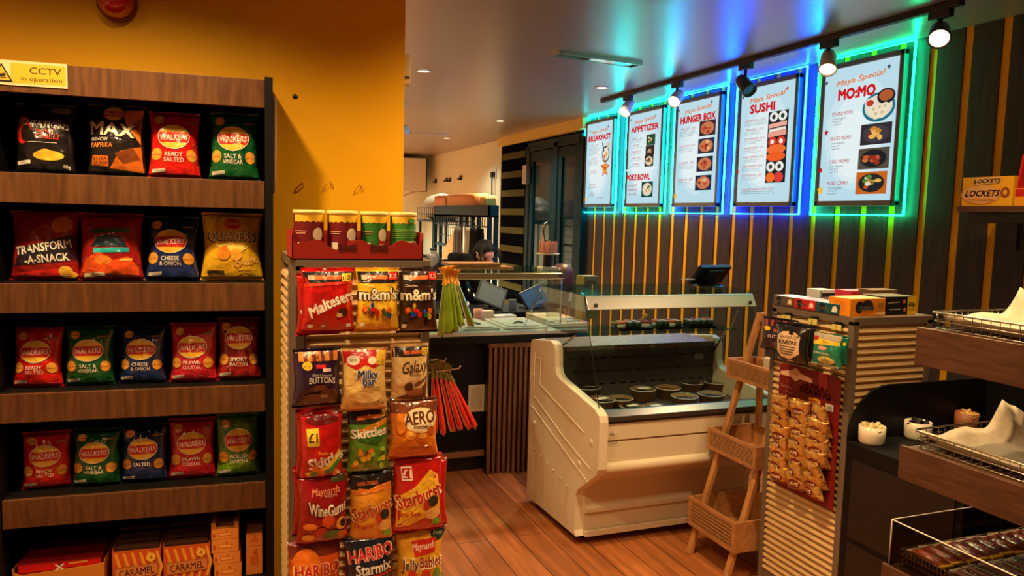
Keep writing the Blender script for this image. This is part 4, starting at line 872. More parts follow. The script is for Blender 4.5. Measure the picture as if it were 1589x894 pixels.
mb = MB(); mb.tube([(xa, 3.078, .445), (xb, 3.078, .445)], .026, FV2, 14, M=MF); mb.build('bumper', fr)
mb = MB(); mb.prism([(3.10, .46), (3.10, .42), (3.255, .32), (3.255, .06), (3.285, .06), (3.285, .46)], xa, xb, 'x', FV2, MF); mb.prism([(3.255, .17), (3.238, .165), (3.238, .185), (3.255, .195)], xa, xb, 'x', FV2, MF); mb.build('kick_panel', fr, .002)
mb = MB(); mb.span((xa, 3.235, .045), (xb, 3.25, .075), FV2, MF); mb.build('plinth', fr, .003)
for x in (FX0 + .08, FX1 - .08):
    for y in (3.34, 3.82):
        mb = MB(); mb.cyl((x - .012, y, .024), (x + .012, y, .024), .024, BLACKP, 18, M=MF); mb.cyl((x, y, .03), (x, y, .075), .01, STEEL, 10, M=MF); mb.build('caster', fr)
mb = MB(); mb.span((xa, 3.285, .06), (xb, 3.87, .10), DGREY, MF); mb.span((xa, 3.855, .1), (xb, 3.87, .9), WHITEP, MF); mb.build('chassis', fr)
INT = mat('dark_interior', (76, 70, 66), .4, spec=.4)
mb = MB(); mb.span((xa, 3.12, .635), (xb, 3.58, .655), INT, MF); mb.span((xa, 3.112, .62), (xb, 3.122, .70), INT, MF); mb.build('deck', fr)
mb = MB(); mb.span((xa, 3.575, .645), (xb, 3.60, .905), INT, MF)
for z, st_ in ((.86, .0), (.79, .03), (.72, .0)):
    k = 0
    while xa + .05 + st_ + k * .062 < xb - .05: mb.span((xa + .04 + st_ + k * .062, 3.573, z), (xa + .075 + st_ + k * .062, 3.576, z + .008), BLACKP, MF); k += 1
mb.span((xb - .13, 3.5725, .83), (xb - .07, 3.575, .862), card((150, 140, 126)), MF); mb.build('back_panel', fr)
mb = MB(); mb.span((xa, 3.575, .905), (xb, 3.87, .930), GRANITE, MF); mb.build('worktop', fr, .003)
# steel trim along the front edge
mb = MB(); mb.prism([(3.058, .668), (3.066, .668), (3.118, .70), (3.114, .712), (3.096, .712), (3.058, .690)], xa, xb, 'x', mat('trim_steel', (120, 122, 126), .3, metal=.9), MF); mb.span((xa, 3.068, .655), (xb, 3.076, .668), DGREY, MF); mb.build('edge_trim', fr)
# glass
ga, gb = FX0 + .022, FX1 - .03
mb = MB(); mb.prism([(3.099, .71), (3.105, .71), (3.296, 1.225), (3.290, 1.225)], ga, gb, 'x', GLASS, MF); mb.build('front_glass', fr)
for x in (ga, gb - .006):
    mb = MB(); mb.prism([(3.106, .722), (3.298, 1.228), (3.74, 1.228), (3.74, .935), (3.60, .935), (3.555, .81), (3.51, .79)], x, x + .006, 'x', GLASS, MF); mb.build('side_glass', fr)
    mb = MB(); mb.tube([(x + .003, 3.102, .715), (x + .003, 3.294, 1.226)], .0028, mat('seal_strip', (30, 40, 40), .3), 6, M=MF); mb.build('glass_edge', fr)
mb = MB(); mb.span((ga - .01, 3.28, 1.229), (gb + .04, 3.80, 1.237), GLASSG, MF); mb.build('top_glass', fr)
mb = MB(); mb.prism([(3.248, 1.166), (3.262, 1.162), (3.300, 1.214), (3.296, 1.228), (3.286, 1.228)], ga + .004, gb - .002, 'x', mat('bar_alu', (220, 222, 222), .38, metal=.8), MF)
mb.build('top_bar', fr, .001)
for x in (ga + .045, gb - .04):
    mb = MB(); mb.lathe([(.010, 0), (.010, .005), (.0005, .008)], (0, 0, 0), DGREY, 14, MF @ Matrix.Translation((x, 3.2555, 1.186)) @ MX); mb.build('knob', fr)
mb = MB(); mb.span((ga + .006, 3.39, 1.018), (gb - .006, 3.66, 1.026), GLASSG, MF); mb.build('glass_shelf', fr)
mb = MB(); a = Vector((gb - .03, 3.36, 1.135)); b = Vector((gb - .03, 3.57, .86)); mb.tube([a, (gb - .03, 3.42, 1.02), (gb - .045, 3.44, 1.022), (gb - .03, 3.46, 1.0), b], .006, CHROME, 8, M=MF); mb.tube([(ga + .03, 3.42, 1.02), (ga + .03, 3.60, .93)], .006, CHROME, 8, M=MF); mb.build('shelf_bracket', fr)

# round kraft bowls with clear lids
def food_bowl(px, py, r, h, lab, food, band=True, z=.656, ink_label=True):
    p = at_z(px, py, z); r *= 1.15
    t = thing('kraft_bowl', lab, 'food bowl', (p.x, p.y, z), random.uniform(-.3, .3), 'lidded food bowls in the chilled counter')
    mb = MB(); mb.lathe([(.0005, .002), (r * .84, .002), (r, h), (r * 1.02, h), (r * 1.02, h + .003), (r * .97, h + .003), (r * .82, .006), (.0005, .006)], (0, 0, 0), KRAFT, 28); mb.build('bowl', t)
    mb = MB(); mb.lathe([(.0005, h * .8), (r * .92, h * .8)], (0, 0, 0), food, 20)
    for k in range(7): a = k * .9; mb.blob((r * .5 * math.cos(a), r * .5 * math.sin(a), h * .82), (r * .2, r * .22, .006), food, 8)
    mb.build('food', t)
    mb = MB(); mb.lathe([(r * 1.03, h), (r * 1.04, h + .006), (r * .9, h + .011), (r * .86, h + .008), (.0005, h + .009)], (0, 0, 0), glass('lid_plastic', (236, 236, 232), .8), 28); mb.tube([(r * 1.035 * math.cos(a / 14 * PI), r * 1.035 * math.sin(a / 14 * PI), h + .005) for a in range(28)], .002, mat('lid_rim', (206, 200, 190), .3), 6, closed=True); mb.build('lid', t)
    if ink_label:
        mb = MB(); mb.box((.0, -.1 * r, h + .0115), (r * 1.0, r * .5, .001), card((226, 220, 208))); mb.build('paper_label', t)
FD = mat('dark_food', (60, 44, 34), .5); FRd = mat('red_food', (150, 60, 40), .5)
for a in ((911, 615, .058, .045, 'kraft bowl in the far left corner of the chilled counter', FD, 1, 1), (932, 634, .060, .042, 'labelled kraft bowl at the left front of the chilled counter', FD, 1, 1), (962, 630, .055, .036, 'bowl just right of the left front labelled one', FD, 1, 0), (997, 622, .056, .058, 'tall kraft bowl with a white lid label, middle of the chilled counter', FD, 1, 1),
          (1036, 617, .056, .050, 'kraft bowl with reddish food behind the middle of the row', FRd, 1, 0), (1062, 630, .058, .046, 'dark topped kraft bowl in front of the reddish one', FD, 1, 0), (1073, 606, .052, .040, 'kraft bowl at the back, third from the right end', FD, 1, 0), (1103, 626, .058, .046, 'dark topped kraft bowl second from the right end', FD, 1, 0), (1110, 606, .054, .044, 'kraft bowl at the back right of the chilled counter', FD, 1, 0)):
    food_bowl(a[0], a[1], a[2], a[3], a[4], a[5], a[6], .656, a[7])
for px, lab in ((980, 'low labelled tub at the front edge, left of two'), (1016, 'low labelled tub at the front edge, right of two')): food_bowl(px, 637, .05, .016, lab, FD, 1, .656, 1)

# sushi trays on the glass shelf
SE = mat('nori', (34, 44, 36), .5); RI = mat('rice', (226, 220, 206), .6); SAL = mat('salmon', (226, 110, 66), .45); TUN = mat('tuna', (150, 50, 46), .45)
rg = random.Random(5)
def roll(x, y, z, kind, lab, g):
    t = thing('sushi_piece', lab, 'sushi', (x, y, z), rg.uniform(-.4, .4), g); t.scale = (1.15, 1.15, 1.4)
    mb = MB()
    if kind == 0:
        mb.lathe([(.0005, 0), (.016, 0), (.0165, .026), (.0005, .026)], (0, 0, 0), SE, 16); mb.build('wrap', t)
        mb = MB(); mb.lathe([(.0005, .0275), (.013, .0268)], (0, 0, 0), RI, 14); mb.lathe([(.0005, .029), (.006, .0283)], (0, 0, 0), SAL, 10); mb.build('filling', t)
    else:
        mb.blob((0, 0, .012), (.022, .013, .012), RI, 12); mb.build('rice', t)
        mb = MB(); mb.blob((0, 0, .024), (.026, .014, .007), (SAL, TUN)[kind - 1], 12); mb.build('topping', t)
for n_, (x0, x1, lab) in enumerate(((955, 1010, 'long black sushi tray at the left of the glass shelf'), (1015, 1058, 'black sushi tray in the middle of the glass shelf'), (1062, 1108, 'black sushi tray at the right of the glass shelf'))):
    a = at_z(x0, 509, 1.028); b = at_z(x1, 509, 1.028); yy = 3.49; k = yy / a.y; xa_, xb_ = a.x * k, b.x * k
    t = thing('sushi_tray', lab, 'tray', ((xa_ + xb_) / 2, yy, 1.0265), 0, 'black trays on the glass shelf'); wv = (xb_ - xa_)
    mb = MB(); mb.span((-wv / 2, -.05, 0), (wv / 2, .05, .004), BLACKP); 
    for s in (-1, 1): mb.span((-wv / 2, s * .05 - .003, 0), (wv / 2, s * .05 + .003, .012), BLACKP); mb.span((s * wv / 2 - .003, -.05, 0), (s * wv / 2 + .003, .05, .012), BLACKP)
    mb.build('tray', t)
    names = ('first', 'second', 'third', 'fourth', 'fifth'); cnt = 4
    for i in range(cnt):
        x = xa_ + wv * (i + .5) / cnt; kd = (2, 1, 0)[n_] if i else (1, 0, 2)[n_]
        roll(x, yy - .02, 1.031, 0 if (n_ + i) % 3 else kd, '%s sushi piece from the left in the front row of the %s tray' % (names[i], ('left', 'middle', 'right')[n_]), 'sushi pieces on the glass shelf')
        roll(x + .005, yy + .022, 1.031, (0, 1, 0, 2)[(i + n_) % 4], '%s sushi piece from the left in the back row of the %s tray' % (names[i], ('left', 'middle', 'right')[n_]), 'sushi pieces on the glass shelf')
mb = MB(); a = at_y(945, 500, 3.47); mb.tube([a, a + Vector((.07, .0, -.008)), a + Vector((.10, .01, -.012))], .004, mat('bamboo', (206, 176, 120), .5), 8)
tag(mb.build('chopstick'), 'pale bamboo stick poking out at the left end of the sushi trays', 'stick')
mb = MB(); a = at_y(1001, 490, 3.5); mb.blob(a, (.016, .008, .012), mat('ginger', (226, 170, 80), .5), 10, jit=.2); mb.blob(a + Vector((-.012, 0, -.014)), (.01, .008, .012), MATS['ginger'], 10); tag(mb.build('garnish'), 'orange garnish standing up on the middle sushi', 'garnish')

# till screen on the glass top
p = at_y(1105, 428, 3.60)
t = thing('till_screen', 'dark slanted till screen on a stem behind the chilled counter top', 'screen', (p.x, 3.62, 1.2375), math.radians(12))
dz = p.z - 1.2375
mb = MB(); mb.lathe([(.0005, .012), (.06, .010), (.085, .003), (.085, 0)], (0, 0, 0), BLACKP, 28); mb.build('base', t)
mb = MB(); mb.cyl((0, 0, .01), (0, 0, dz), .012, BLACKP, 14); mb.build('stem', t)
M = Matrix.Translation((0, 0, dz + .005)) @ Matrix.Rotation(-.9, 4, 'X')
mb = MB(); mb.box((0, 0, 0), (.25, .13, .025), BLACKP, M, .008); mb.box((0, -.02, -.018), (.12, .06, .014), BLACKP, M, .004); mb.build('housing', t)
mb = MB(); mb.box((.0, .004, .0135), (.22, .10, .002), mat('screen_glass', (16, 30, 50), .08, spec=.8), M); mb.build('display', t)
mb = MB(); mb.tube([(-.12, .0, dz - .02), (-.2, .02, dz - .02)], .004, WHITEP); mb.build('arm', t)

# ------------------------------------------------------------------ ladder shelf
ld = thing('ladder_shelf', 'folding oak ladder shelf with three cane fronted trays', 'ladder shelf', (2.3, 2.87, 0))
ML = Matrix.Translation((-2.3, -2.87, 0))
CANE = mat('cane_weave', (176, 128, 80), .6)
def leg(y, a, b, w=.03, d=.022):
    mb = MB(); A = Vector((a[0], y, a[1])); B = Vector((b[0], y, b[1])); t = (B - A).normalized(); n = Vector((t.z, 0, -t.x))
    vs = []
    for P in (A, B):
        for sx, sy in ((-1, -1), (1, -1), (1, 1), (-1, 1)): vs.append(P + n * sx * d / 2 + Vector((0, sy * w / 2, 0)))
    mb.add(vs, [(0, 1, 2, 3), (4, 7, 6, 5), (0, 4, 5, 1), (1, 5, 6, 2), (2, 6, 7, 3), (3, 7, 4, 0)], OAK, False, ML); return mb
for y in (2.725, 3.01):
    leg(y, (2.118, 0), (2.46, 1.165)).build('leg', ld, .002); leg(y - .001, (2.50, 0), (2.472, 1.165)).build('leg', ld, .002)
    mb = MB(); mb.cyl((2.45, y - .02, 1.12), (2.45, y + .02, 1.12), .006, STEEL, 10, M=ML); mb.build('hinge', ld)
def tray(xf, z0, z1, xb):
    ya, yb = 2.688, 3.045; mb = MB(); th = .012
    for a, b in (((xf, ya + .02, z0), (xf + th, yb - .02, z0 + .016)), ((xf, ya + .02, z1 - .016), (xf + th, yb - .02, z1)), ((xf, ya, z0), (xf + th, ya + .02, z1)), ((xf, yb - .02, z0), (xf + th, yb, z1)), ((xf + th, ya, z0), (xb - th, ya + th, z1)), ((xf + th, yb - th, z0), (xb - th, yb, z1)), ((xb - th, ya, z0), (xb, yb, z1)), ((xf + th, ya + th, z0), (xb - th, yb - th, z0 + .008))): mb.span(a, b, OAKX, ML)
    o = mb.build('tray', ld, .001)
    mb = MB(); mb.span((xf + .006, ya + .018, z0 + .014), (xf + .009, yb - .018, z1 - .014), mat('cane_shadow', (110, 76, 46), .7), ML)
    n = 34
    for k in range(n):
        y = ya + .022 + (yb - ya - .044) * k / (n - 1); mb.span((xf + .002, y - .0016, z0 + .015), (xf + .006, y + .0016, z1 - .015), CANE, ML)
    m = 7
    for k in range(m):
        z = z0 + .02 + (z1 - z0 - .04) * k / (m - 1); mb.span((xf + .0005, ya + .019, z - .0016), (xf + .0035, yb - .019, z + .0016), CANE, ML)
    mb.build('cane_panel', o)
tray(2.305, .85, .945, 2.47); tray(2.215, .505, .61, 2.49); tray(2.125, .135, .275, 2.50)
p = at_x(1190, 553, 2.33)
t = thing('card_stand', 'white plastic tent card leaning in the top cane tray', 'card', (2.345, p.y, .8585), -PI / 2 + .1)
mb = MB(); M = Matrix.Rotation(-.15, 4, 'X'); mb.box((0, .0, .065), (.085, .003, .13), card((232, 226, 214)), M); mb.box((0, -.002, .065), (.07, .001, .11), card((206, 176, 140)), M); mb.build('front', t)
mb = MB(); mb.box((0, .03, .06), (.085, .003, .12), card((222, 214, 200)), Matrix.Rotation(.2, 4, 'X')); mb.build('back', t)

# ------------------------------------------------------------------ slatted gum stand
GX0, GX1, GY0, GY1, GZ = 2.237, 2.64, 2.205, 2.66, 1.253
gs = thing('slatted_stand', 'grey framed ivory slatted stand carrying chewing gum boxes', 'stand', ((GX0 + GX1) / 2, (GY0 + GY1) / 2, 0))
hx, hyy = (GX1 - GX0) / 2, (GY1 - GY0) / 2
for sx in (-1, 1):
    for sy in (-1, 1): mb = MB(); mb.box((sx * (hx - .014), sy * (hyy - .014), GZ / 2), (.028, .028, GZ - .03), GREYF); mb.build('post', gs, .002)
mb = MB(); mb.box((0, 0, GZ - .016), (2 * hx, 2 * hyy, .032), GREYF); mb.build('top', gs, .002)
mb = MB(); mb.box((0, 0, .04), (2 * hx - .01, 2 * hyy - .01, .08), GREYF); mb.build('base', gs, .002)
louvre(2 * hx - .056, .08, GZ - .034).build('slat_panel', gs, M=Matrix.Translation((0, -hyy + .008, 0)))
louvre(2 * hyy - .056, .08, GZ - .034).build('slat_panel', gs, M=Matrix.Translation((-hx + .008, 0, 0)) @ Matrix.Rotation(-PI / 2, 4, 'Z'))
mb = MB(); mb.span((hx - .01, -hyy + .028, .08), (hx - .004, hyy - .028, GZ - .034), GREYF); mb.span((-hx + .028, hyy - .01, .08), (hx - .028, hyy - .004, GZ - .034), GREYF); mb.build('back_panel', gs)
# price clips and hooks along the top of the left face
for px, py in ((1219, 492), (1260, 498), (1297, 507)):
    p = at_x(px, py, GX0 - .02); c = Vector((p.x, p.y, p.z)) - gs.location
    mb = MB(); mb.tube([(-hx + .01, c.y, c.z + .012), (-hx - .10, c.y, c.z + .012), (-hx - .105, c.y, c.z + .018)], .002, BLACKM, 8); mb.span((-hx - .012, c.y - .016, c.z + .004), (-hx + .004, c.y + .016, c.z + .018), BLACKP); mb.build('hook', gs)
    mb = MB(); mb.span((-hx - .018, c.y - .024, c.z - .014), (-hx - .015, c.y + .024, c.z + .008), card((226, 210, 110))); mb.build('price_ticket', gs)
def face_x(yc, zb, xf, d, name, lab, cat, base, art, group, sd=0, dx=.05, end=None):
    """a carton whose printed face looks to -X; d = (length along y, depth in x, height)"""
    return carton(name, lab, cat, (xf + d[1] / 2, yc, zb), -PI / 2, d, base, art, group, None, end)
def extra(c1, x=-.22):
    return [('e', x, .5, .13, .42, (20, 20, 26)), ('t', 'extra', x + .08, .5, .36, WHT, dict(w=.42, fit=1, bold=.05)), ('p', [(.2, .2), (.42, .2), (.46, .5), (.36, .86), (.24, .7)], c1), ('e', .34, .5, .06, .2, WHT)]
zt = GZ + .0005; GG = 'chewing gum boxes on the slatted stand'
for i, (base, lab, c1, top) in enumerate((((90, 78, 66), 'grey brown chewing gum box at the far end of the stand edge', (206, 170, 90), (226, 226, 230)), ((190, 36, 40), 'red chewing gum box in the middle of the stand edge', (240, 150, 120), (226, 180, 190)), ((20, 78, 92), 'teal chewing gum box beside the orange box', (226, 226, 220), (150, 210, 226)))):
    face_x(2.592 - .125 * i, zt, GX0 - .004, (.122, .10, .040), 'gum_box', lab, 'gum box', base, extra(c1), GG); 
    bx = bpy.data.objects[-1] if False else None
for o in list(COL.objects):
    if o.get('category') == 'gum box':
        c = o.children[0]; mb = MB(); cc = {'grey': (214, 222, 232), 'red ': (222, 160, 170), 'teal': (140, 206, 226)}[o['label'][:4]]
        mb.box((0, 0, .0402), (.118, .096, .0008), card(cc)); mb.build('lid', o)
ORA = [('e', -.06, .5, .3, .44, (214, 120, 24)), ('e', -.24, .52, .11, .34, (24, 22, 26)), ('e', -.02, .62, .16, .3, (40, 34, 30)), ('t', 'extra', -.06, .5, .3, WHT, dict(w=.46, fit=1, bold=.06)), ('r', .35, .55, .18, .5, 0, (226, 150, 70))] + [('r', .28 + .025 * k, .58, .01, .36, 0, (70, 40, 24)) for k in range(7)] + [('r', .35, .16, .26, .16, 0, (236, 190, 130))]
ORE = [('e', 0, .5, .3, .4, (224, 130, 30)), ('t', 'e', 0, .5, .35, BLK, dict(bold=.05))]
carton('gum_box', 'orange chewing gum box standing at the front corner of the stand', 'gum box', (2.325, 2.285, zt), 0, (.175, .11, .068), (236, 146, 28), ORA, GG, (240, 190, 110), ORE)
SIX = [('r', -.13, .5, .7, .96, 0, (22, 24, 28)), ('r', -.2, .68, .36, .05, .05, (190, 180, 160)), ('e', .12, .72, .04, .1, (226, 130, 40)), ('r', -.16, .3, .36, .05, .02, (190, 180, 160)), ('e', .14, .28, .04, .1, (226, 130, 40)), ('r', .36, .5, .27, .98, .03, (236, 196, 40)), ('t', '60p', .36, .58, .26, BLK, dict(w=.2, bold=.05)), ('r', .36, .28, .2, .05, 0, (120, 90, 20))]
carton('gum_box', 'black chewing gum box with a yellow 60p end on the stand', 'gum box', (2.505, 2.305, zt), 0, (.165, .12, .072), (24, 26, 30), SIX, GG, (120, 100, 70))
carton('gum_box', 'white and dark chewing gum box in the back row', 'gum box', (2.44, 2.60, zt), 0, (.085, .08, .068), (210, 214, 216), [('r', 0, .5, .96, .6, 0, (34, 44, 44)), ('t', 'extra', -.05, .5, .3, WHT, dict(w=.6)), ('r', -.44, .5, .1, .9, 0, (110, 170, 110))], GG, (226, 230, 230))
carton('gum_box', 'pink and red chewing gum box in the back row', 'gum box', (2.52, 2.48, zt), 0, (.15, .09, .075), (206, 60, 80), [('r', -.1, .5, .7, .5, 0, (226, 110, 120)), ('r', -.42, .5, .12, .9, 0, (190, 40, 50)), ('r', .44, .5, .1, .98, 0, (226, 200, 70))], GG, (226, 150, 160))
carton('gum_box', 'brown chewing gum box behind the black and yellow one', 'gum box', (2.56, 2.41, zt), 0, (.14, .07, .085), (110, 84, 52), [], GG, (150, 120, 80))

# bags on the hooks of the slatted stand
def bag_x(name, label, x0, y0, x1, y1, X, T, base, art, seed, group, top=None, rz=0.0):
    a = at_x(x0, (y0 + y1) / 2, X); b = at_x(x1, (y0 + y1) / 2, X); xm = (x0 + x1) / 2; t_ = at_x(xm, y0, X); u_ = at_x(xm, y1, X)
    return packet(name, label, 'sweet bag', abs(a.y - b.y), t_.z - u_.z, T, base, art, (X, (a.y + b.y) / 2, u_.z), -PI / 2 + rz, -.04, group, seed, top)
HG = 'bags hooked on the slatted stand'
BUT2 = [('r', -.36 + .18 * k, .84, .1, .18, .1, (150, 70, 60)) for k in range(5)] + [('e', -.3, .66, .1, .07, PRC_Y), ('r', .05, .62, .3, .08, -.1, (190, 80, 80)), ('t', 'BUTTONS', .05, .44, .1, (220, 190, 190), dict(w=.6, fit=1, bold=.02)), ('e', .1, .2, .24, .1, (90, 50, 36))]
bag_x('sweet_bag', 'dark purple bag with brown stripes, farthest on the slatted stand', 1187, 494, 1232, 545, 2.20, .035, (34, 18, 34), BUT2, 201, HG, None, .3)
COFF = [('p', [(-.34, .3), (-.36, .7), (-.2, .8), (.12, .84), (.34, .72), (.36, .3), (.1, .14), (-.16, .16)], (214, 180, 140)), ('e', .08, .8, .09, .06, BLK), ('t', 'GRANOLA CO', 0, .68, .07, BLK, dict(w=.52, fit=1, bold=.02)), ('t', 'BONBONS', 0, .55, .10, BLK, dict(w=.56, fit=1, bold=.04))] + [('r', 0, .44 - .06 * k, .52 - .05 * k, .02, 0, (60, 44, 36)) for k in range(4)] + [('r', -.25, .12, .1, .05, 0, (190, 170, 150)), ('r', .1, .1, .14, .05, 0, (190, 170, 150))]
bag_x('sweet_bag', 'black pouch with a cream shield label on the slatted stand', 1206, 503, 1252, 565, 2.13, .05, (22, 20, 22), COFF, 202, HG, None, .2)
bag_x('sweet_bag', 'plain black pouch behind the cream label pouch', 1222, 503, 1264, 558, 2.19, .04, (24, 22, 24), [('r', .2, .45, .06, .5, 0, (110, 100, 80))], 203, HG, None, .05)
GRNB = [('r', 0, .9, .94, .18, 0, (170, 160, 140)), ('p', [(-.46, .64), (.46, .70), (.46, .80), (-.46, .84)], (226, 200, 50)), ('t', 'Mint', .02, .755, .08, (60, 60, 30), dict(w=.36)), ('e', -.36, .83, .11, .07, (176, 40, 36)), ('e', -.05, .57, .16, .06, (206, 150, 130)), ('t', 'Softmints', -.08, .42, .07, WHT, dict(w=.6, fit=1)), ('e', .1, .22, .28, .12, (196, 180, 110)), ('e', .08, .2, .16, .07, (150, 130, 60)), ('r', 0, .06, .9, .06, 0, (190, 200, 190))]
bag_x('sweet_bag', 'green bag with a yellow band at the near end of the slatted stand', 1262, 518, 1306, 570, 2.14, .035, (16, 120, 92), GRNB, 204, HG, None, .12)
bag_x('sweet_bag', 'second green bag behind the yellow banded one', 1285, 520, 1316, 566, 2.20, .03, (14, 110, 84), [('p', [(-.46, .64), (.46, .70), (.46, .80), (-.46, .84)], (226, 200, 50))], 205, HG, None, 0.0)

# red backing card of nut packets
a = at_x(1207, 640, 2.222); b = at_x(1303, 640, 2.222); zt_ = at_x(1255, 573, 2.222).z; zb_ = at_x(1245, 770, 2.222).z
cw, ch = abs(a.y - b.y), zt_ - zb_
nc = thing('snack_card', 'dark red hanging card with a white star, stapled with gold nut packets', 'display card', (2.221, (a.y + b.y) / 2, zb_), -PI / 2)
mb = MB(); R_ = .03; P = []
for cx_, cy_, s0 in ((cw / 2 - R_, ch - R_, 0), (-cw / 2 + R_, ch - R_, 1), (-cw / 2 + .006, .006, 2), (cw / 2 - .006, .006, 3)):
    r_ = R_ if s0 < 2 else .006
    for k in range(6): an = s0 * PI / 2 + k * PI / 10; P.append((cx_ + r_ * math.cos(an), cy_ + r_ * math.sin(an)))
RC_ = card((116, 22, 20)); mb.prism(P, -.0015, .0015, 'y', RC_)
deco(mb, [('p', [(-.48, .93), (-.30, .955), (-.22, .985), (-.14, .955), (.06, .93), (.06, .90), (-.14, .905), (-.22, .875), (-.30, .905), (-.48, .90)], (226, 180, 150)), ('t', 'THE', -.22, .935, .014, (150, 26, 22)), ('t', 'HUNGRY', .12, .88, .035, (60, 10, 12), dict(w=.4, fit=1, arc=-.01, bold=.02)), ('t', 'BEAVERS', .12, .835, .045, (190, 90, 80), dict(w=.5, fit=1, bold=.03)), ('e', .12, .775, .1, .022, (236, 160, 40)), ('e', .12, .765, .07, .014, (150, 26, 22)), ('t', 'Snack Nuts', -.36, .82, .022, (206, 120, 100), dict(w=.2)), ('t', 'Roasted', -.3, .78, .016, (226, 150, 120), dict(w=.3)), ('r', .36, .76, .12, .05, 0, WHT)] + [('r', .31 + .016 * k, .76, .006, .04, 0, BLK) for k in range(7)],
     lambda x, z, off: (x, -.0015 - off, z), cw, ch, card, .0004); mb.build('card', nc)
GOLDF = (214, 168, 92); nr = 0
mat('film_214_168_92', (214, 168, 92), .3, metal=.55, bump=(26, 1.0, .02))
NUT = [('r', 0, .14, .96, .2, 0, (120, 26, 22)), ('e', 0, .5, .3, .22, (110, 24, 24)), ('t', 'NUTS', 0, .5, .16, (240, 220, 160), dict(w=.42, fit=1, bold=.04)), ('r', 0, .2, .7, .08, 0, (150, 40, 30)), ('e', -.2, .76, .12, .08, (190, 120, 50))]
cols = ((-.40, 'far'), (-.02, 'middle'), (.36, 'near')); names = ('top', 'second', 'third', 'fourth', 'fifth', 'sixth', 'seventh', 'bottom')
proto = None
for ci, (cxx, cn) in enumerate(cols):
    for ri in range(8):
        z = zb_ + ch * (.63 - .035 * ci * 0 - .083 * ri); yy = nc.location.y - cxx * cw * .82 + .0; X = 2.213 - .004 * ((ri + ci) % 2)
        lab = 'gold foil nut packet, %s in the %s column of the red card' % (names[ri], cn)
        if proto is None: proto = packet('nut_packet', lab, 'nut packet', cw * .31, ch * .155, .045, GOLDF, NUT, (X, yy, z), -PI / 2, .30, 'gold nut packets on the red card', 301); o = proto
        else: o = dup(proto, (X, yy, z), -PI / 2 + random.uniform(-.35, .35), lab)
        o.rotation_euler.x = .40 + random.uniform(-.16, .16); o.rotation_euler.y = random.uniform(-.12, .12)

# ------------------------------------------------------------------ black serving cabinet with a curved rim
KX0, KX1, KY0, KY1, KZ = 2.236, 2.98, 1.70, 2.195, .782
kb = thing('condiment_cabinet', 'low black cabinet with a raised curved rim holding pale bowls', 'cabinet', ((KX0 + KX1) / 2, (KY0 + KY1) / 2, 0))
MK = Matrix.Translation(-kb.location)
mb = MB(); mb.span((KX0, KY0, .05), (KX1, KY1, KZ - .02), BLACK, MK); mb.build('body', kb, .003)
mb = MB(); mb.span((KX0, KY0, KZ - .02), (KX1, KY1, KZ), BLACK, MK); mb.build('worktop', kb, .004)
mb = MB(); P = [(KX0, KZ)]
for k in range(9): an = PI - k * PI / 16; P.append((KX0 + .19 + .19 * math.cos(an), .99 - .19 + .0 + .19 * math.sin(an)))
P += [(KX1, .99), (KX1, KZ)]; mb.prism(P, KY1 - .002, KY1 + .008, 'y', BLACK, MK); mb.build('back_rim', kb, .002)
mb = MB(); mb.prism([(KY0, KZ), (KY0, .86), (KY1 - .2, .99), (KY1, .99), (KY1, KZ)], KX1 - .018, KX1, 'x', BLACK, MK); mb.build('side_rim', kb, .002)
mb = MB(); mb.span((KX0 - .004, KY0 + .03, .10), (KX0, KY1 - .03, .40), BLACKP, MK); mb.span((KX0 - .004, KY0 + .03, .42), (KX0, KY1 - .03, .72), BLACKP, MK); mb.build('door', kb, .001)
def bowl(px, py, r, h, lab, m, fill, n):
    p = at_z(px, py, KZ + .001); yb_ = KY1 - .052
    t = thing('serving_bowl', lab, 'bowl', (p.x * yb_ / p.y, yb_, KZ + .0005), 0)
    mb = MB(); mb.lathe([(.0005, 0), (r * .86, 0), (r * .97, .01), (r, h * .5), (r, h), (r * .94, h), (r * .92, .012), (.0005, .01)], (0, 0, 0), m, 36); mb.build('bowl', t)
    mb = MB(); rg = random.Random(n)
    for k in range(26):
        a = rg.uniform(0, 6.28); q = r * .8 * math.sqrt(rg.random()); M = Matrix.Translation((q * math.cos(a), q * math.sin(a), h * .86 + rg.uniform(-.008, .012))) @ Euler((rg.uniform(-1, 1), rg.uniform(-1, 1), a)).to_matrix().to_4x4()
        mb.box((0, 0, 0), (.024, .016, .008), fill, M, .002)
    mb.lathe([(.0005, h * .8), (r * .93, h * .8)], (0, 0, 0), fill, 20)
    o = mb.build('contents', t); o['kind'] = 'stuff'
bowl(1353, 674, .047, .068, 'pale ceramic bowl full of small sachets, leftmost on the black cabinet', CERAMIC, card((226, 206, 150)), 1)
bowl(1424, 668, .048, .068, 'pale ceramic bowl of black sachets in the middle of the black cabinet', CERAMIC, card((26, 26, 28)), 2)
bowl(1500, 648, .042, .085, 'brown bowl of sachets behind the wire basket', mat('terracotta', (150, 90, 56), .5), card((206, 166, 100)), 3)

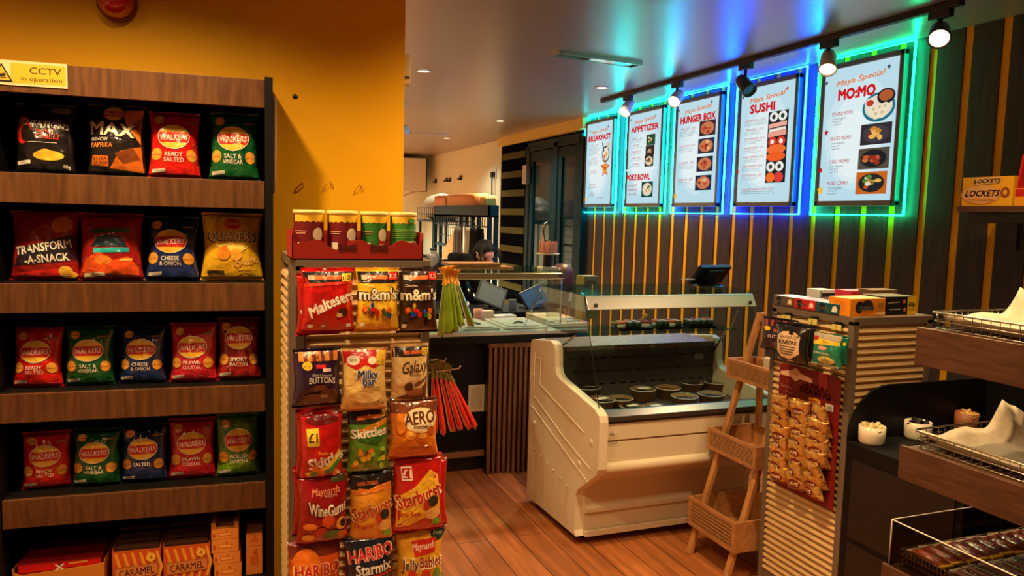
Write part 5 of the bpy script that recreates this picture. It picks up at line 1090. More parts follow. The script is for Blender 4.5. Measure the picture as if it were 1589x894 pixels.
# ------------------------------------------------------------------ stepped bakery shelves at the right edge
RY1, RY0, RX1 = 1.672, .95, 2.50
rs = thing('bakery_shelf', 'walnut stepped shelf unit with wire baskets at the right edge', 'shelf unit', (2.2, 1.3, 0))
MR = Matrix.Translation((-2.2, -1.3, 0))
LV = ((1.950, 1.300, .108), (1.918, .945, .098), (1.880, .583, .10))
for xf, zt2, fh in LV:
    mb = MB(); mb.span((xf, RY0, zt2 - .025), (RX1, RY1, zt2), WOOD, MR); s = mb.build('shelf', rs, .002)
    mb = MB(); mb.span((xf - .012, RY0, zt2 - fh), (xf, RY1, zt2 + .004), WOOD, MR); mb.build('front_edge', s, .002)
    mb = MB(); mb.span((xf, RY1 - .012, zt2 - fh), (RX1, RY1, zt2), WOOD, MR); mb.build('end_edge', s, .002)
for x in (2.0, RX1 - .03): mb = MB(); mb.span((x, RY0 - .03, 0), (x + .03, RY0, 1.5), BLACKM, MR); mb.build('upright', rs)
mb = MB(); mb.span((2.0, RY0 - .03, 0), (RX1, RY1, .06), BLACK, MR); mb.build('plinth', rs)
WIRE = mat('basket_wire', (180, 172, 160), .25, metal=1.0)
def basket(name, lab, xf, z, h, plab):
    x0, x1, y0, y1 = xf + .02, xf + .44, RY0 + .02, RY1 - .012
    t = thing(name, lab, 'basket', ((x0 + x1) / 2, (y0 + y1) / 2, z + .0005), 0, 'wire baskets on the bakery shelves'); w_, d_ = (x1 - x0) / 2, (y1 - y0) / 2
    def loop(zz, k, r): 
        P = []; c = .025
        for sx, sy, a0 in ((1, 1, 0), (-1, 1, 1), (-1, -1, 2), (1, -1, 3)):
            for q in range(5): an = a0 * PI / 2 + q * PI / 8; P.append((sx * (w_ * k - c) + c * math.cos(an), sy * (d_ * k - c) + c * math.sin(an), zz))
        return P
    mb = MB(); mb.tube(loop(h, 1.0, 0), .0032, WIRE, 6, closed=True); mb.build('rim', t)
    mb = MB(); mb.tube(loop(h * .5, .985, 0), .0018, WIRE, 6, closed=True); mb.tube(loop(.004, .97, 0), .0022, WIRE, 6, closed=True)
    n = int(2 * d_ / .028)
    for k in range(n):
        y = -d_ + .03 + (2 * d_ - .06) * k / (n - 1)
        for s in (-1, 1): mb.tube([(s * w_, y, h), (s * w_ * .97, y, .004)], .0013, WIRE, 5)
        mb.tube([(-w_ * .97, y, .004), (w_ * .97, y, .004)], .0013, WIRE, 5)
    n = int(2 * w_ / .028)
    for k in range(n):
        x = -w_ + .03 + (2 * w_ - .06) * k / (n - 1)
        for s in (-1, 1): mb.tube([(x, s * d_, h), (x, s * d_ * .97, .004)], .0013, WIRE, 5)
    mb.build('mesh', t)
    # paper liner: one crumpled sheet, higher at its corners
    N = 28; vs = []; fs = []; rg = random.Random(int(z * 100)); p1, p2 = rg.uniform(0, 6), rg.uniform(0, 6)
    for j in range(N + 1):
        for i in range(N + 1):
            u = -1 + 2 * i / N; v = -1 + 2 * j / N
            def rim(q): return max(0, (abs(q) - .86) / .14)
            e = max(rim(u), rim(v)); zz = .010 + e * h * .62 * (1.0 + .25 * math.sin(6 * u + 5 * v + p1)) + .004 * math.sin(9 * u + p2) * math.sin(7 * v + p1) + .05 * max(0, u - .55) * max(0, v - .55) * 4
            if v > .5 and u > .2: zz += .075 * max(0, 1 - abs(u - .72) * 2.2) ** 2 * max(0, (v - .6)) * 2.4
            vs.append((u * w_ * (.93 - .0 * e) + .004 * math.sin(11 * v + p1) * e, v * d_ * .955 + .004 * math.sin(12 * u + p2) * e, zz))
    for j in range(N):
        for i in range(N): a = j * (N + 1) + i; fs.append((a, a + 1, a + N + 2, a + N + 1))
    mb = MB(); mb.add(vs, fs, PAPER, True); o = mb.build('paper_liner', None, M=Matrix.Translation(t.location)); so = o.modifiers.new('s', 'SOLIDIFY'); so.thickness = .0006
    tag(o, plab, 'paper', 'paper liners in the wire baskets')
basket('wire_basket', 'wire basket on the top bakery shelf', 1.95, 1.30, .05, 'pale greaseproof paper in the basket on the top bakery shelf')
basket('wire_basket', 'wire basket on the middle bakery shelf', 1.918, .945, .05, 'pale greaseproof paper in the basket on the middle bakery shelf')
# clear box of chocolate bars on the lowest shelf
t = thing('acrylic_box', 'clear open acrylic box with bright edges on the lowest bakery shelf', 'box', (2.19, 1.32, .5835)); MA = Matrix.Translation((-2.19, -1.32, -.5835))
ax0, ax1, ay0, ay1, az = 1.886, 2.49, .98, 1.665, .722
ACR = glass('acrylic', (216, 212, 206), .5)
for a, b in (((ax0, ay0, .5835), (ax0 + .004, ay1, az)), ((ax0 + .004, ay1 - .004, .5835), (ax1, ay1, az)), ((ax1 - .004, ay0, .5835), (ax1, ay1 - .004, az))): mb = MB(); mb.span(a, b, ACR, MA); mb.build('pane', t)
EDG = mat('acrylic_edge', (236, 226, 210), .3)
mb = MB(); mb.tube([(ax0 + .002, ay0, az), (ax0 + .002, ay1 - .002, az), (ax1, ay1 - .002, az)], .0024, EDG, 6, M=MA); mb.tube([(ax0 + .002, ay1 - .002, az), (ax0 + .002, ay1 - .002, .5835)], .0024, EDG, 6, M=MA); mb.build('edge', t)
# brown basket inside, bars in rows
t = thing('bar_basket', 'low brown wire basket inside the acrylic box', 'basket', (2.19, 1.32, .584)); BW = mat('brown_wire', (150, 110, 76), .35, metal=.7)
w_, d_ = .285, .32; mb = MB()
for zz in (.002, .02, .038, .055): mb.tube([(-w_, -d_, zz), (w_, -d_, zz), (w_, d_, zz), (-w_, d_, zz)], .0016, BW, 5, closed=True)
for k in range(52):
    y = -d_ + 2 * d_ * k / 51
    mb.tube([(-w_, y, 0.002), (-w_, y, .055)], .0012, BW, 5)
for k in range(40):
    x = -w_ + 2 * w_ * k / 39; mb.tube([(x, d_, .002), (x, d_, .055)], .0012, BW, 5)
mb.build('wire_side', t); mb = MB(); mb.span((-w_, -d_, 0), (w_, d_, .003), BLACK); mb.span((-w_ + .01, -d_ + .01, .003), (w_ - .01, d_ - .01, .042), card((60, 44, 34))); mb.build('base', t)
def bar(lab, x, y, z, L, w2, base, tip, word, wc, group, rz, seed):
    rg = random.Random(seed); t = thing('chocolate_bar', lab, 'chocolate bar', (x, y, z), rz, group)
    prof = [(-L / 2, .2), (-L / 2 + .008, .25), (-L / 2 + .016, 1.0), (-L * .2, 1.06), (L * .2, .98), (L / 2 - .016, 1.0), (L / 2 - .008, .25), (L / 2, .2)]
    vs = []; fs = []; n = 12
    for q, k in prof:
        for j in range(n): an = 2 * PI * j / n; vs.append((q, w2 / 2 * (1.0 if k > .5 else 1.05) * math.cos(an), .010 + .010 * k * math.sin(an)))
    for i in range(len(prof) - 1):
        for j in range(n): fs.append((i * n + j, i * n + (j + 1) % n, (i + 1) * n + (j + 1) % n, (i + 1) * n + j))
    mb = MB(); mb.add(vs, fs, film(base), True)
    top = lambda px, py, off: (px - L / 2, py - w2 / 2, .010 + .0108 * math.sqrt(max(.1, 1 - ((py - w2 / 2) / (w2 / 2)) ** 2)) + off)
    deco(mb, [('r', .5, .5, .62, .5, 0, (60, 40, 40) if word else wc)] + ([('r', .5, .5, .60, .46, 0, (226, 214, 206)), ('t', word, .5, .5, .34, wc, dict(w=.54, fit=1, bold=.06))] if word else [('r', .3 + .1 * k, .5, .03, .4, .4, rg.choice([(240, 130, 110), (246, 200, 150), (206, 90, 110), (150, 200, 180)])) for k in range(5)]), top, L, w2, ink, .0004)
    mb.build('wrapper', t)
    mb = MB(); mb.prism([(L / 2 - .012, -w2 * .5), (L / 2 + .002, -w2 * .55), (L / 2 + .002, w2 * .55), (L / 2 - .012, w2 * .5)], .0075, .0145, 'z', film(tip)); mb.build('wrapper_end', t)
    mb = MB(); mb.prism([(-L / 2 + .010, -w2 * .5), (-L / 2 - .002, -w2 * .55), (-L / 2 - .002, w2 * .55), (-L / 2 + .010, w2 * .5)], .0085, .0125, 'z', film((190, 180, 160))); mb.build('wrapper_end', t)
ordn = ('first', 'second', 'third', 'fourth', 'fifth', 'sixth', 'seventh', 'eighth', 'ninth', 'tenth', 'eleventh')
zb2 = .6275
for k in range(11):
    bar('%s dark chocolate bar with yellow end from the left, back row of the acrylic box' % ordn[k], 1.935 + .050 * k, 1.565 + .004 * (k % 2), zb2 + .001 * (k % 3), .125, .042, random.choice([(130, 62, 52), (104, 56, 66), (140, 74, 52)]), (236, 180, 40), '', random.choice([(190, 84, 74), (150, 70, 84)]), 'dark bars in the back row of the acrylic box', -PI / 2 + random.uniform(-.12, .12), 400 + k)
for k in range(9):
    bar('%s white labelled chocolate bar from the left, middle row of the acrylic box' % ordn[k], 1.945 + .055 * k, 1.425 + .004 * (k % 2), zb2 + .001 * (k % 3), .125, .044, (120, 84, 74), (236, 180, 40), 'SNICKERS', (40, 40, 90) if k else (60, 26, 26), 'white labelled bars in the middle row', -PI / 2 + random.uniform(-.1, .1), 500 + k)
for k in range(7):
    bar('%s red wrapped chocolate bar from the left, front row of the acrylic box' % ordn[k], 1.955 + .06 * k, 1.285, zb2, .125, .044, (190, 40, 30), (206, 60, 40), '', (206, 90, 60), 'red bars in the front row of the acrylic box', -PI / 2 + random.uniform(-.1, .1), 600 + k)

# ------------------------------------------------------------------ wall bracket shelf with sweets boxes
LX = 3.20
a = at_x(1490, 320, LX); b = at_x(1569, 317, LX); c = at_x(1490, 276, LX)
t = thing('wall_shelf', 'short dark shelf on a black bracket on the striped wall', 'shelf', (3.34, a.y - .35, a.z), 0)
mb = MB(); mb.span((-.15, -.55, -.028), (.155, .36, -.001), WOOD); mb.build('board', t, .002)
mb = MB(); mb.span((-.12, -.55, -.075), (.155, .33, -.029), BLACKM); mb.build('bracket', t, .002)
mb = MB(); mb.span((.155, -.5, -.2), (.165, -.46, .1), BLACKM); mb.build('wall_plate', t); mb = MB(); mb.span((.155, .28, -.2), (.165, .32, .1), BLACKM); mb.build('wall_plate', t)
Lb = abs(a.y - b.y); Hb = c.z - a.z
LOCK = [('e', -.12, .38, .40, .34, (206, 130, 50)), ('e', -.12, .40, .385, .31, (232, 176, 110)), ('t', 'LOCKETS', -.08, .44, .2, (24, 22, 22), dict(w=.66, fit=1, shear=.3, bold=.05)), ('e', .36, .46, .085, .17, (150, 80, 30)), ('e', .36, .46, .04, .08, (236, 180, 40)), ('p', [(-.22, .72), (.2, .78), (.28, .98), (-.3, .98)], (232, 190, 130)), ('t', 'LOCKETS', 0, .86, .13, (24, 22, 22), dict(w=.5, fit=1, shear=.3, bold=.05)), ('r', -.1, .22, .5, .02, 0, (190, 60, 30))]
carton('lozenge_box', 'yellow lozenge box with black lettering at the far end of the wall shelf', 'box', (LX + .05, (a.y + b.y) / 2, a.z), -PI / 2, (Lb, .09, Hb), (236, 176, 36), LOCK)
carton('display_box', 'red and blue open box with white lettering cut by the right edge', 'box', (LX + .06, b.y - .11, a.z), -PI / 2, (.2, .11, .075), (236, 160, 36), [('r', 0, .75, .98, .4, 0, (190, 30, 34))])
bo = COL.objects['display_box']
mb = MB(); mb.prism([(-.1, .075), (.1, .075), (.1, .22), (-.08, .22)], .045, .053, 'y', card((30, 110, 130))); mb.prism([(-.1, .075), (-.085, .22), (-.075, .22), (-.09, .075)], -.05, .05, 'y', card((190, 30, 34)))
deco(mb, [('t', 'L', -.33, .45, .5, WHT, dict(bold=.12)), ('t', 'L', -.33, .45, .45, (40, 34, 60), dict(bold=.04))], lambda x, z, off: (x, .045 - off, .08 + z), .2, .13, card); mb.build('header_card', bo)

# ------------------------------------------------------------------ hot food counter at the back
HX0, HX1, HY0, HY1 = .95, 2.06, 4.40, 5.15
hc = thing('hot_food_counter', 'black hot food counter with steel wells under a square glass guard', 'counter', ((HX0 + HX1) / 2, (HY0 + HY1) / 2, 0))
MHc = Matrix.Translation(-hc.location)
mb = MB(); mb.span((HX0, HY0 + .05, .10), (HX1 - .12, HY1, .82), BLACK, MHc); mb.build('body', hc)
mb = MB(); mb.span((HX0, HY0 + .08, 0), (HX1 - .12, HY1, .10), BLACKP, MHc); mb.span((HX0, HY0 + .03, .10), (HX1 - .5, HY0 + .05, .135), mat('kick_rail', (150, 104, 74), .4, metal=.3), MHc); mb.build('plinth', hc)
mb = MB(); mb.span((HX0, HY0 - .02, .82), (HX1 + .03, HY1, .865), BLACK, MHc); mb.build('worktop_edge', hc, .003)
mb = MB(); mb.span((HX0, HY0 - .01, .865), (HX1 - .02, HY1 - .12, .885), PANST, MHc); mb.build('steel_top', hc, .002)
for x0, x1 in ((.98, 1.38), (1.42, 1.66), (1.70, 1.98)):
    mb = MB(); mb.span((x0, HY0 + .08, .885), (x1, HY1 - .22, .897), PANST, MHc); mb.span((x0 + .03, HY0 + .12, .897), (x1 - .03, HY1 - .26, .903), PANST, MHc); mb.tube([((x0 + x1) / 2 - .04, HY0 + .22, .903), ((x0 + x1) / 2, HY0 + .225, .915), ((x0 + x1) / 2 + .04, HY0 + .23, .903)], .006, BLACKP, 8, M=MHc); mb.build('pan_lid', hc, .003)
mb = MB(); mb.span((HX0, HY0, .885), (HX1 - .02, HY0 + .006, 1.215), GLASS, MHc); mb.build('front_glass', hc)
mb = MB(); mb.span((HX1 - .026, HY0 + .006, .885), (HX1 - .02, HY1 - .25, 1.25), GLASS, MHc); mb.build('side_glass', hc)
mb = MB(); mb.span((HX0, HY0, 1.252), (HX1, HY1 - .2, 1.259), GLASSG, MHc); mb.build('top_glass', hc)
mb = MB(); mb.span((HX0, HY0 - .012, 1.212), (HX1 - .03, HY0 + .02, 1.25), mat('brass_rail', (206, 190, 150), .3, metal=.9), MHc); mb.build('top_rail', hc, .004)
for x in (HX1 - .02,):
    mb = MB(); mb.cyl((x, HY0 + .005, .885), (x, HY0 + .005, 1.25), .006, STEEL, 10, M=MHc); mb.box((x - .01, HY0 + .0, 1.232), (.05, .04, .03), CHROME, MHc, .004); mb.box((x - .1, HY0 + .01, .90), (.02, .03, .03), WHITEP, MHc); mb.build('glass_post', hc)
mb = MB(); mb.tube([(1.93, HY0 + .03, 1.20), (1.80, HY0 + .03, .90)], .003, CHROME, 8, M=MHc); mb.build('stay', hc)
p = at_y(739, 618, 4.445); mb = MB(); mb.box((p.x + hc.location.x * -1, 4.445 - hc.location.y, p.z), (.105, .004, .17), card((206, 196, 176))); mb.box((p.x - hc.location.x, 4.442 - hc.location.y, p.z), (.07, .002, .13), card((186, 176, 156))); mb.build('vent_plate', hc, .002)
# slatted screen
t = thing('slatted_cabinet', 'walnut slatted end cabinet beside the ivory chilled counter', 'cabinet', (1.69, 4.36, 0), math.radians(-4)); ww = .285
mb = MB(); mb.span((-ww / 2, .012, .0), (ww / 2, .05, .80), BLACKP); mb.build('backing', t)
mb = MB(); mb.span((-ww / 2, -.01, .795), (ww / 2, .055, .82), SLATW); mb.build('top_rail', t, .002)
for k in range(9): mb = MB(); mb.box((-ww / 2 + .012 + k * (ww - .024) / 8, 0, .398), (.019, .024, .795), SLATW); mb.build('slat', t, .0015)

def put(name, lab, cat, mb, loc, rz=0, group=None, bevel=0.0, extra=()):
    t = thing(name, lab, cat, loc, rz, group); mb[0][1].build(mb[0][0], t, bevel)
    for n_, m_ in mb[1:]: m_.build(n_, t, bevel)
    return t
# wooden boards on the glass top
for k, (px0, px1, py, dz, lab) in enumerate(((706, 790, 425, 0, 'thin wooden board lying on the glass guard top, lower of two'), (690, 770, 418, .022, 'thin wooden board lying on top of another over the glass guard'))):
    a = at_y(px0, 424, 4.62); b = at_y(px1, 424, 4.62); mb = MB(); mb.box((0, 0, .010), (b.x - a.x, .17, .02), OAKX, bev=.006); put('wooden_board', lab, 'board', [('board', mb)], ((a.x + b.x) / 2, 4.62, 1.2595 + dz), .03 * k, 'boards on the glass guard')
# stirrers in a holder
p = at_y(850, 395, 4.62)
t = thing('stirrer_holder', 'black stemmed holder with a white saucer of pinkish wooden stirrers', 'holder', (p.x, 4.62, 1.2595)); dz = p.z - 1.2595
mb = MB(); mb.box((0, 0, .008), (.11, .09, .016), card((214, 200, 170)), bev=.003); mb.build('base', t)
mb = MB(); mb.lathe([(.032, .016), (.028, dz)], (0, 0, 0), BLACKP, 18); mb.build('stem', t)
mb = MB(); mb.lathe([(.0005, dz), (.075, dz), (.078, dz + .008), (.0005, dz + .008)], (0, 0, 0), CERAMIC, 24); mb.build('saucer', t)
mb = MB(); rg = random.Random(8); STK = mat('stirrer_wood', (226, 170, 146), .6)
for k in range(60):
    a = rg.uniform(0, 6.28); q = .058 * math.sqrt(rg.random()); mb.box((q * math.cos(a), q * math.sin(a), dz + .045 + rg.uniform(-.008, .008)), (.007, .003, .075), STK, Matrix.Rotation(rg.uniform(-.06, .06), 4, 'Y'))
o = mb.build('stirrers', t); o['kind'] = 'stuff'
# tills and clutter behind the guard
def slab(name, lab, cat, px, py, y, w_, h_, tilt, rz, face, bodyc=BLACKP, roll_=0.0):
    p = at_y(px, py, y); t = thing(name, lab, cat, (p.x, y, .905), rz); dz = p.z - .905; M = Matrix.Translation((0, 0, dz)) @ Matrix.Rotation(roll_, 4, 'Y') @ Matrix.Rotation(tilt, 4, 'X')
    mb = MB(); mb.box((0, 0, 0), (w_, .022, h_), bodyc, M, .005); mb.build('housing', t)
    mb = MB(); mb.box((0, -.0115, 0), (w_ - .03, .001, h_ - .03), face, M); mb.build('screen', t)
    mb = MB(); mb.cyl((0, .02, 0), (0, .02, dz), .014, BLACKP, 12); mb.box((0, .02, .006), (.16, .12, .012), BLACKP, bev=.003); mb.build('stand', t); return t
BS = HY1 + .18
mb = MB(); mb.span((1.0, HY1 + .02, .865), (2.42, HY1 + .5, .904), BLACK); mb.span((1.02, HY1 + .06, 0), (2.38, HY1 + .46, .865), BLACK)
tag(mb.build('back_counter', None, .003), 'black counter behind the hot food counter carrying the tills', 'counter')
slab('till_screen', 'grey blue tilted till screen seen through the glass guard', 'screen', 762, 458, 5.33, .22, .17, -.5, -.2, mat('till_grey', (110, 120, 122), .25), DGREY, .38)
slab('till_screen', 'dark tilted till screen with a teal reflection, seen through the right of the glass guard', 'screen', 828, 462, 5.36, .22, .16, -.55, .35, mat('till_teal_reflection', (20, 66, 76), .4), BLACKP, -.3)  # black monitor, its teal reflection put into the screen colour
p = at_y(795, 476, 5.28)
t = thing('card_reader', 'small grey card reader on a stalk between the till screens', 'card reader', (p.x, 5.28, .905)); dz = p.z - .905
mb = MB(); mb.cyl((0, 0, 0), (0, 0, dz), .008, BLACKP); mb.build('stalk', t); mb = MB(); mb.box((0, 0, dz), (.06, .02, .11), mat('reader_grey', (130, 130, 128), .4), bev=.006); mb.lathe([(.008, 0), (.008, .003), (.0005, .004)], (0, 0, 0), BLACKP, 12, Matrix.Translation((0, -.01, dz - .02)) @ MX); mb.build('reader', t)
p = at_y(742, 480, 4.95); mb = MB(); mb.lathe([(.0005, 0), (.028, 0), (.034, .075), (.031, .075), (.026, .005), (.0005, .004)], (0, 0, 0), card((206, 150, 140)), 20)
put('paper_cup', 'small pink paper cup on the steel behind the glass guard', 'cup', [('cup', mb)], (p.x, 4.95, .8855))
p = at_y(752, 484, 4.97); mb = MB(); mb.box((0, 0, .03), (.09, .06, .06), card((226, 206, 176)), bev=.004); put('napkin_box', 'small cream box right of the pink cup', 'box', [('box', mb)], (p.x + .02, 4.99, .8855))
p = at_y(782, 492, 4.98); mb = MB(); mb.box((0, 0, .012), (.17, .09, .024), card((226, 222, 214)), bev=.004); mb.box((.04, 0, .0245), (.06, .07, .001), card((150, 180, 196)))
put('napkin_stack', 'white folded paper stack behind the steel wells', 'napkins', [('paper', mb)], (p.x, 5.0, .8855), .15)
p = at_y(866, 452, 5.5); mb = MB(); mb.lathe([(.0005, 0), (.075, 0), (.085, .05), (.085, .27), (.06, .33), (.0005, .34)], (0, 0, 0), mat('brown_tub', (66, 34, 22), .4), 24)
put('brown_canister', 'round shouldered brown canister behind the right end of the glass guard', 'canister', [('body', mb)], (p.x, 5.42, .905))
# pale worktop and cluster behind the chilled counter
mb = MB(); mb.span((2.13, 4.62, 0), (2.33, 5.14, .86), BLACK); mb.span((2.11, 4.60, .86), (2.35, 5.16, .90), mat('beige_top', (206, 180, 136), .5))
tag(mb.build('side_counter', None, .003), 'beige topped side counter between the two glass displays', 'counter')
p = at_y(906, 463, 4.8); t = thing('olive_box', 'olive box standing on the beige side counter', 'box', (p.x + .02, 4.8, .9005), .15)
mb = MB(); mb.box((0, 0, .15), (.12, .10, .30), mat('olive_plastic', (120, 112, 50), .5), bev=.006); mb.build('body', t); mb = MB(); mb.box((0, -.0505, .24), (.09, .001, .06), card((90, 84, 40))); mb.build('panel', t)
p = at_y(882, 460, 4.72); t = thing('paper_tag', 'small white tag on a dangling cable beside the olive box', 'tag', (p.x, 4.72, .9005)); dz = p.z - .9005
mb = MB(); mb.box((0, 0, dz), (.022, .004, .065), card((236, 226, 206)), Matrix.Rotation(.1, 4, 'Y')); mb.build('label_card', t)
mb = MB(); mb.tube([(0, 0, dz), (.02, .01, dz * .8), (-.01, .0, dz * .4), (.0, .03, 0.003)], .003, BLACKP, 6); mb.build('cable', t)
mb = MB(); mb.box((0, 0, .008), (.12, .10, .016), STEEL, bev=.004); put('metal_tray', 'small steel tray on the beige side counter', 'tray', [('tray', mb)], (2.24, 4.68, .9005), .1)

# ------------------------------------------------------------------ kitchen rack along the far part of the right wall
KRX0, KRX1, KRY0, KRY1 = 2.57, 2.68, 7.35, 9.45
rk = thing('kitchen_rack', 'black kitchen rack with a deep top shelf, hooks and wire mesh', 'rack', ((KRX0 + KRX1) / 2, (KRY0 + KRY1) / 2, 0)); MRk = Matrix.Translation(-rk.location)
RB = mat('rack_black', (14, 44, 56), .5, spec=.2)
mb = MB(); mb.span((KRX0, KRY0, 1.58), (KRX0 + .02, KRY1, 1.705), RB, MRk); mb.span((KRX0, KRY0, 1.58), (KRX1, KRY1, 1.60), RB, MRk); mb.span((KRX0, KRY0, 1.58), (KRX1, KRY0 + .02, 1.705), RB, MRk); mb.span((KRX0, KRY1 - .02, 1.58), (KRX1, KRY1, 1.705), RB, MRk); mb.build('top_shelf', rk)
for y in (KRY0 + .02, 7.92, 8.35, KRY1 - .02):
    for x in (KRX0 + .02, KRX1 - .02): mb = MB(); mb.box((x, y, .79), (.04, .04, 1.58), RB, MRk); mb.build('post', rk)
mb = MB()
for k in range(25): y = KRY0 + .06 + k * .08; mb.span((KRX0 + .01, y, 1.49), (KRX0 + .016, y + .02, 1.58), RB, MRk)
mb.span((KRX0 + .005, KRY0, 1.475), (KRX0 + .02, KRY1, 1.49), RB, MRk); mb.build('rail', rk)
mb = MB()
for k in range(12): y = 8.4 + k * .09; mb.tube([(KRX0 + .02, y, 1.475), (KRX0 + .02, y, .9)], .004, RB, 5, M=MRk)
for k in range(6): z = .95 + k * .1; mb.tube([(KRX0 + .02, 8.37, z), (KRX0 + .02, KRY1, z)], .004, RB, 5, M=MRk)
mb.span((KRX0 + .01, 8.37, 1.22), (KRX0 + .03, KRY1, 1.245), RB, MRk); mb.build('wire_mesh', rk)
mb = MB(); mb.span((KRX0 - .26, KRY0, .86), (KRX1, KRY1, .90), RB, MRk); mb.build('lower_shelf', rk)
# far wire crate extension of the rack
mb = MB(); q0 = (KRX0, 9.55, 1.52); 
for z in (1.52, 1.60, 1.68): mb.tube([(KRX0, 9.5, z), (KRX0, 10.3, z), (3.0, 10.3, z), (3.0, 9.5, z)], .006, RB, 5, closed=True)
for k in range(9): y = 9.5 + .1 * k; mb.tube([(KRX0, y, 1.52), (KRX0, y, 1.68)], .004, RB, 5); mb.tube([(3.0, y, 1.52), (3.0, y, 1.68)], .004, RB, 5)
mb.span((KRX0, 9.5, 1.50), (3.0, 10.3, 1.52), RB)
for y in (9.55, 10.25):
    for x in (KRX0 + .03, 2.97): mb.box((x, y, .75), (.03, .03, 1.5), RB)
tag(mb.build('wire_crate_rack'), 'black wire crate stand beyond the kitchen rack', 'rack')
# far tiled splash and work surface
mb = MB(); mb.span((2.2, 12.95, 0), (3.4, 13.49, .9), STEEL); tag(mb.build('steel_bench', None, .004), 'steel kitchen bench against the far wall', 'bench')
p = [at_y(*q, 13.2) for q in ((627, 250), (655, 298))]
t = thing('extractor_hood', 'white extractor hood high in the far corner of the kitchen', 'hood', (3.0, 13.15, 1.98))
mb = MB(); mb.prism([(-.35, 0), (-.35, .55), (.33, .55), (.33, .02)], -.34, .34, 'x', mat('hood_white', (214, 208, 190), .4)); mb.build('canopy', t, .004)
mb = MB(); mb.tube([(.345, -.35, .55), (.345, -.35, 0), (.345, .33, .02)], .012, DGREY, 6); mb.tube([(.2, -.3, 0), (-.2, -.3, -.16)], .03, mat('duct', (214, 206, 186), .4), 12); mb.build('duct', t)
# cartons and bags on the rack
def lump(name, lab, cat, px0, py0, px1, py1, x, m, group=None, stripes=None):
    a = at_x(px0, (py0 + py1) / 2, x); b = at_x(px1, (py0 + py1) / 2, x); zt2 = at_x((px0 + px1) / 2, py0, x).z
    L = abs(a.y - b.y); h = zt2 - 1.605; t = thing(name, lab, cat, (x + .085, (a.y + b.y) / 2, 1.6005), -PI / 2, group)
    bm = bmesh.new(); bmesh.ops.create_cube(bm, size=1); bmesh.ops.subdivide_edges(bm, edges=bm.edges[:], cuts=5, use_grid_fill=True); rg = random.Random(int(px0))
    for v in bm.verts:
        k = 1 - .18 * max(0, v.co.z + .2); v.co.x *= k + .03 * rg.random(); v.co.y *= k + .04 * rg.random(); v.co.z += .06 * (rg.random() - .5) * (v.co.z > -.3) - .15 * v.co.x * v.co.x * (v.co.z > 0)
        if v.co.z < -.45: v.co.z = -.5
    bm.verts.index_update(); mb = MB(); mb.add([(v.co.x * L, v.co.y * .13, (v.co.z + .5) * h) for v in bm.verts], [[v.index for v in f.verts] for f in bm.faces], m, True); bm.free(); mb.build('body', t)
    if stripes:
        mb = MB(); deco(mb, [('r', -.1 + .07 * k, .25 + .02 * (k % 2), .03, .24, .3, (90, 50, 30)) for k in range(5)], lambda u, v, off: (u, -.068 - off, v), L, h, card, .001); mb.build('marking', t)
    return t
lump('bread_bag', 'large tan bag with dark marks lying on the kitchen rack', 'bag', 688, 300, 742, 325, KRX0 + .02, mat('tan_paper', (222, 146, 78), .6), None, True)
lump('bread_bag', 'smaller tan bag at the far end of the kitchen rack top', 'bag', 670, 303, 688, 330, KRX0 + .0, mat('tan_paper2', (214, 134, 76), .6))
lump('box', 'small yellowish carton on the near part of the kitchen rack top', 'box', 740, 303, 750, 318, KRX0 + .02, mat('yellow_card', (226, 176, 80), .6))
t = thing('plastic_bag', 'pale translucent bag piled on the wire crate stand', 'bag', (2.79, 9.92, 1.522), .2); mb = MB(); mb.blob((0, 0, .17), (.2, .34, .17), mat('pale_bag', (206, 198, 176), .4), 16, jit=.25); mb.blob((0, -.3, .11), (.18, .2, .11), MATS['pale_bag'], 14, jit=.25); mb.build('body', t)
# hanging coats, cardboard, cleaning cloths
def garment(lab, yc, w_, z0, z1, m, seed):
    t = thing('hanging_apron', lab, 'apron', (KRX0 - .062 - .022 * (seed % 2), yc, z0), -PI / 2, 'aprons on the kitchen rack'); rg = random.Random(seed); N = 24; K = 12; vs = []; fs = []; hh = z1 - z0; ph_ = rg.uniform(0, 6)
    for j in range(K + 1):
        q = j / K; wd = w_ * (1 - .45 * q ** 1.5)
        for i in range(N + 1):
            u = -.5 + i / N; vs.append((u * wd, -.028 * math.sin(u * 22 + ph_ + q) * (1.1 - q * .6) - .02 * math.cos(PI * u), q * hh + .015 * math.sin(9 * u + ph_) * (1 - q)))
    for j in range(K):
        for i in range(N): a = j * (N + 1) + i; fs.append((a, a + 1, a + N + 2, a + N + 1))
    mb = MB(); mb.add(vs, fs, m, True); o = mb.build('cloth', t); s = o.modifiers.new('s', 'SOLIDIFY'); s.thickness = .01
    mb = MB(); mb.tube([(0, .0, hh - .01), (0, -.02, hh + .04), (0, .02, hh + .07)], .006, BLACKM, 6); mb.build('hanger_loop', t)
garment('brown apron hanging on the kitchen rack by the cardboard', 8.13, .32, .92, 1.47, mat('brown_cloth', (92, 74, 56), .8), 1)
garment('pale grey apron hanging on the kitchen rack', 7.79, .27, .95, 1.47, mat('grey_cloth', (166, 152, 122), .8), 2)
garment('dark apron hanging at the near end of the kitchen rack', 7.57, .24, .92, 1.47, mat('dark_cloth', (40, 38, 34), .85, spec=.1), 3)
garment('black apron on the end post of the kitchen rack', 7.41, .22, .92, 1.47, mat('black_apron', (18, 18, 18), .85, spec=.1), 4)
p = at_x(696, 370, KRX0 - .05); t = thing('cardboard_sheet', 'tan cardboard piece with a pointed edge leaning on the kitchen rack', 'cardboard', (KRX0 - .06, p.y, .9005), -PI / 2)
mb = MB(); mb.prism([(-.10, 0), (.26, 0), (.26, .52), (-.20, .24)], -.008, .008, 'y', CARDB); mb.build('sheet', t)
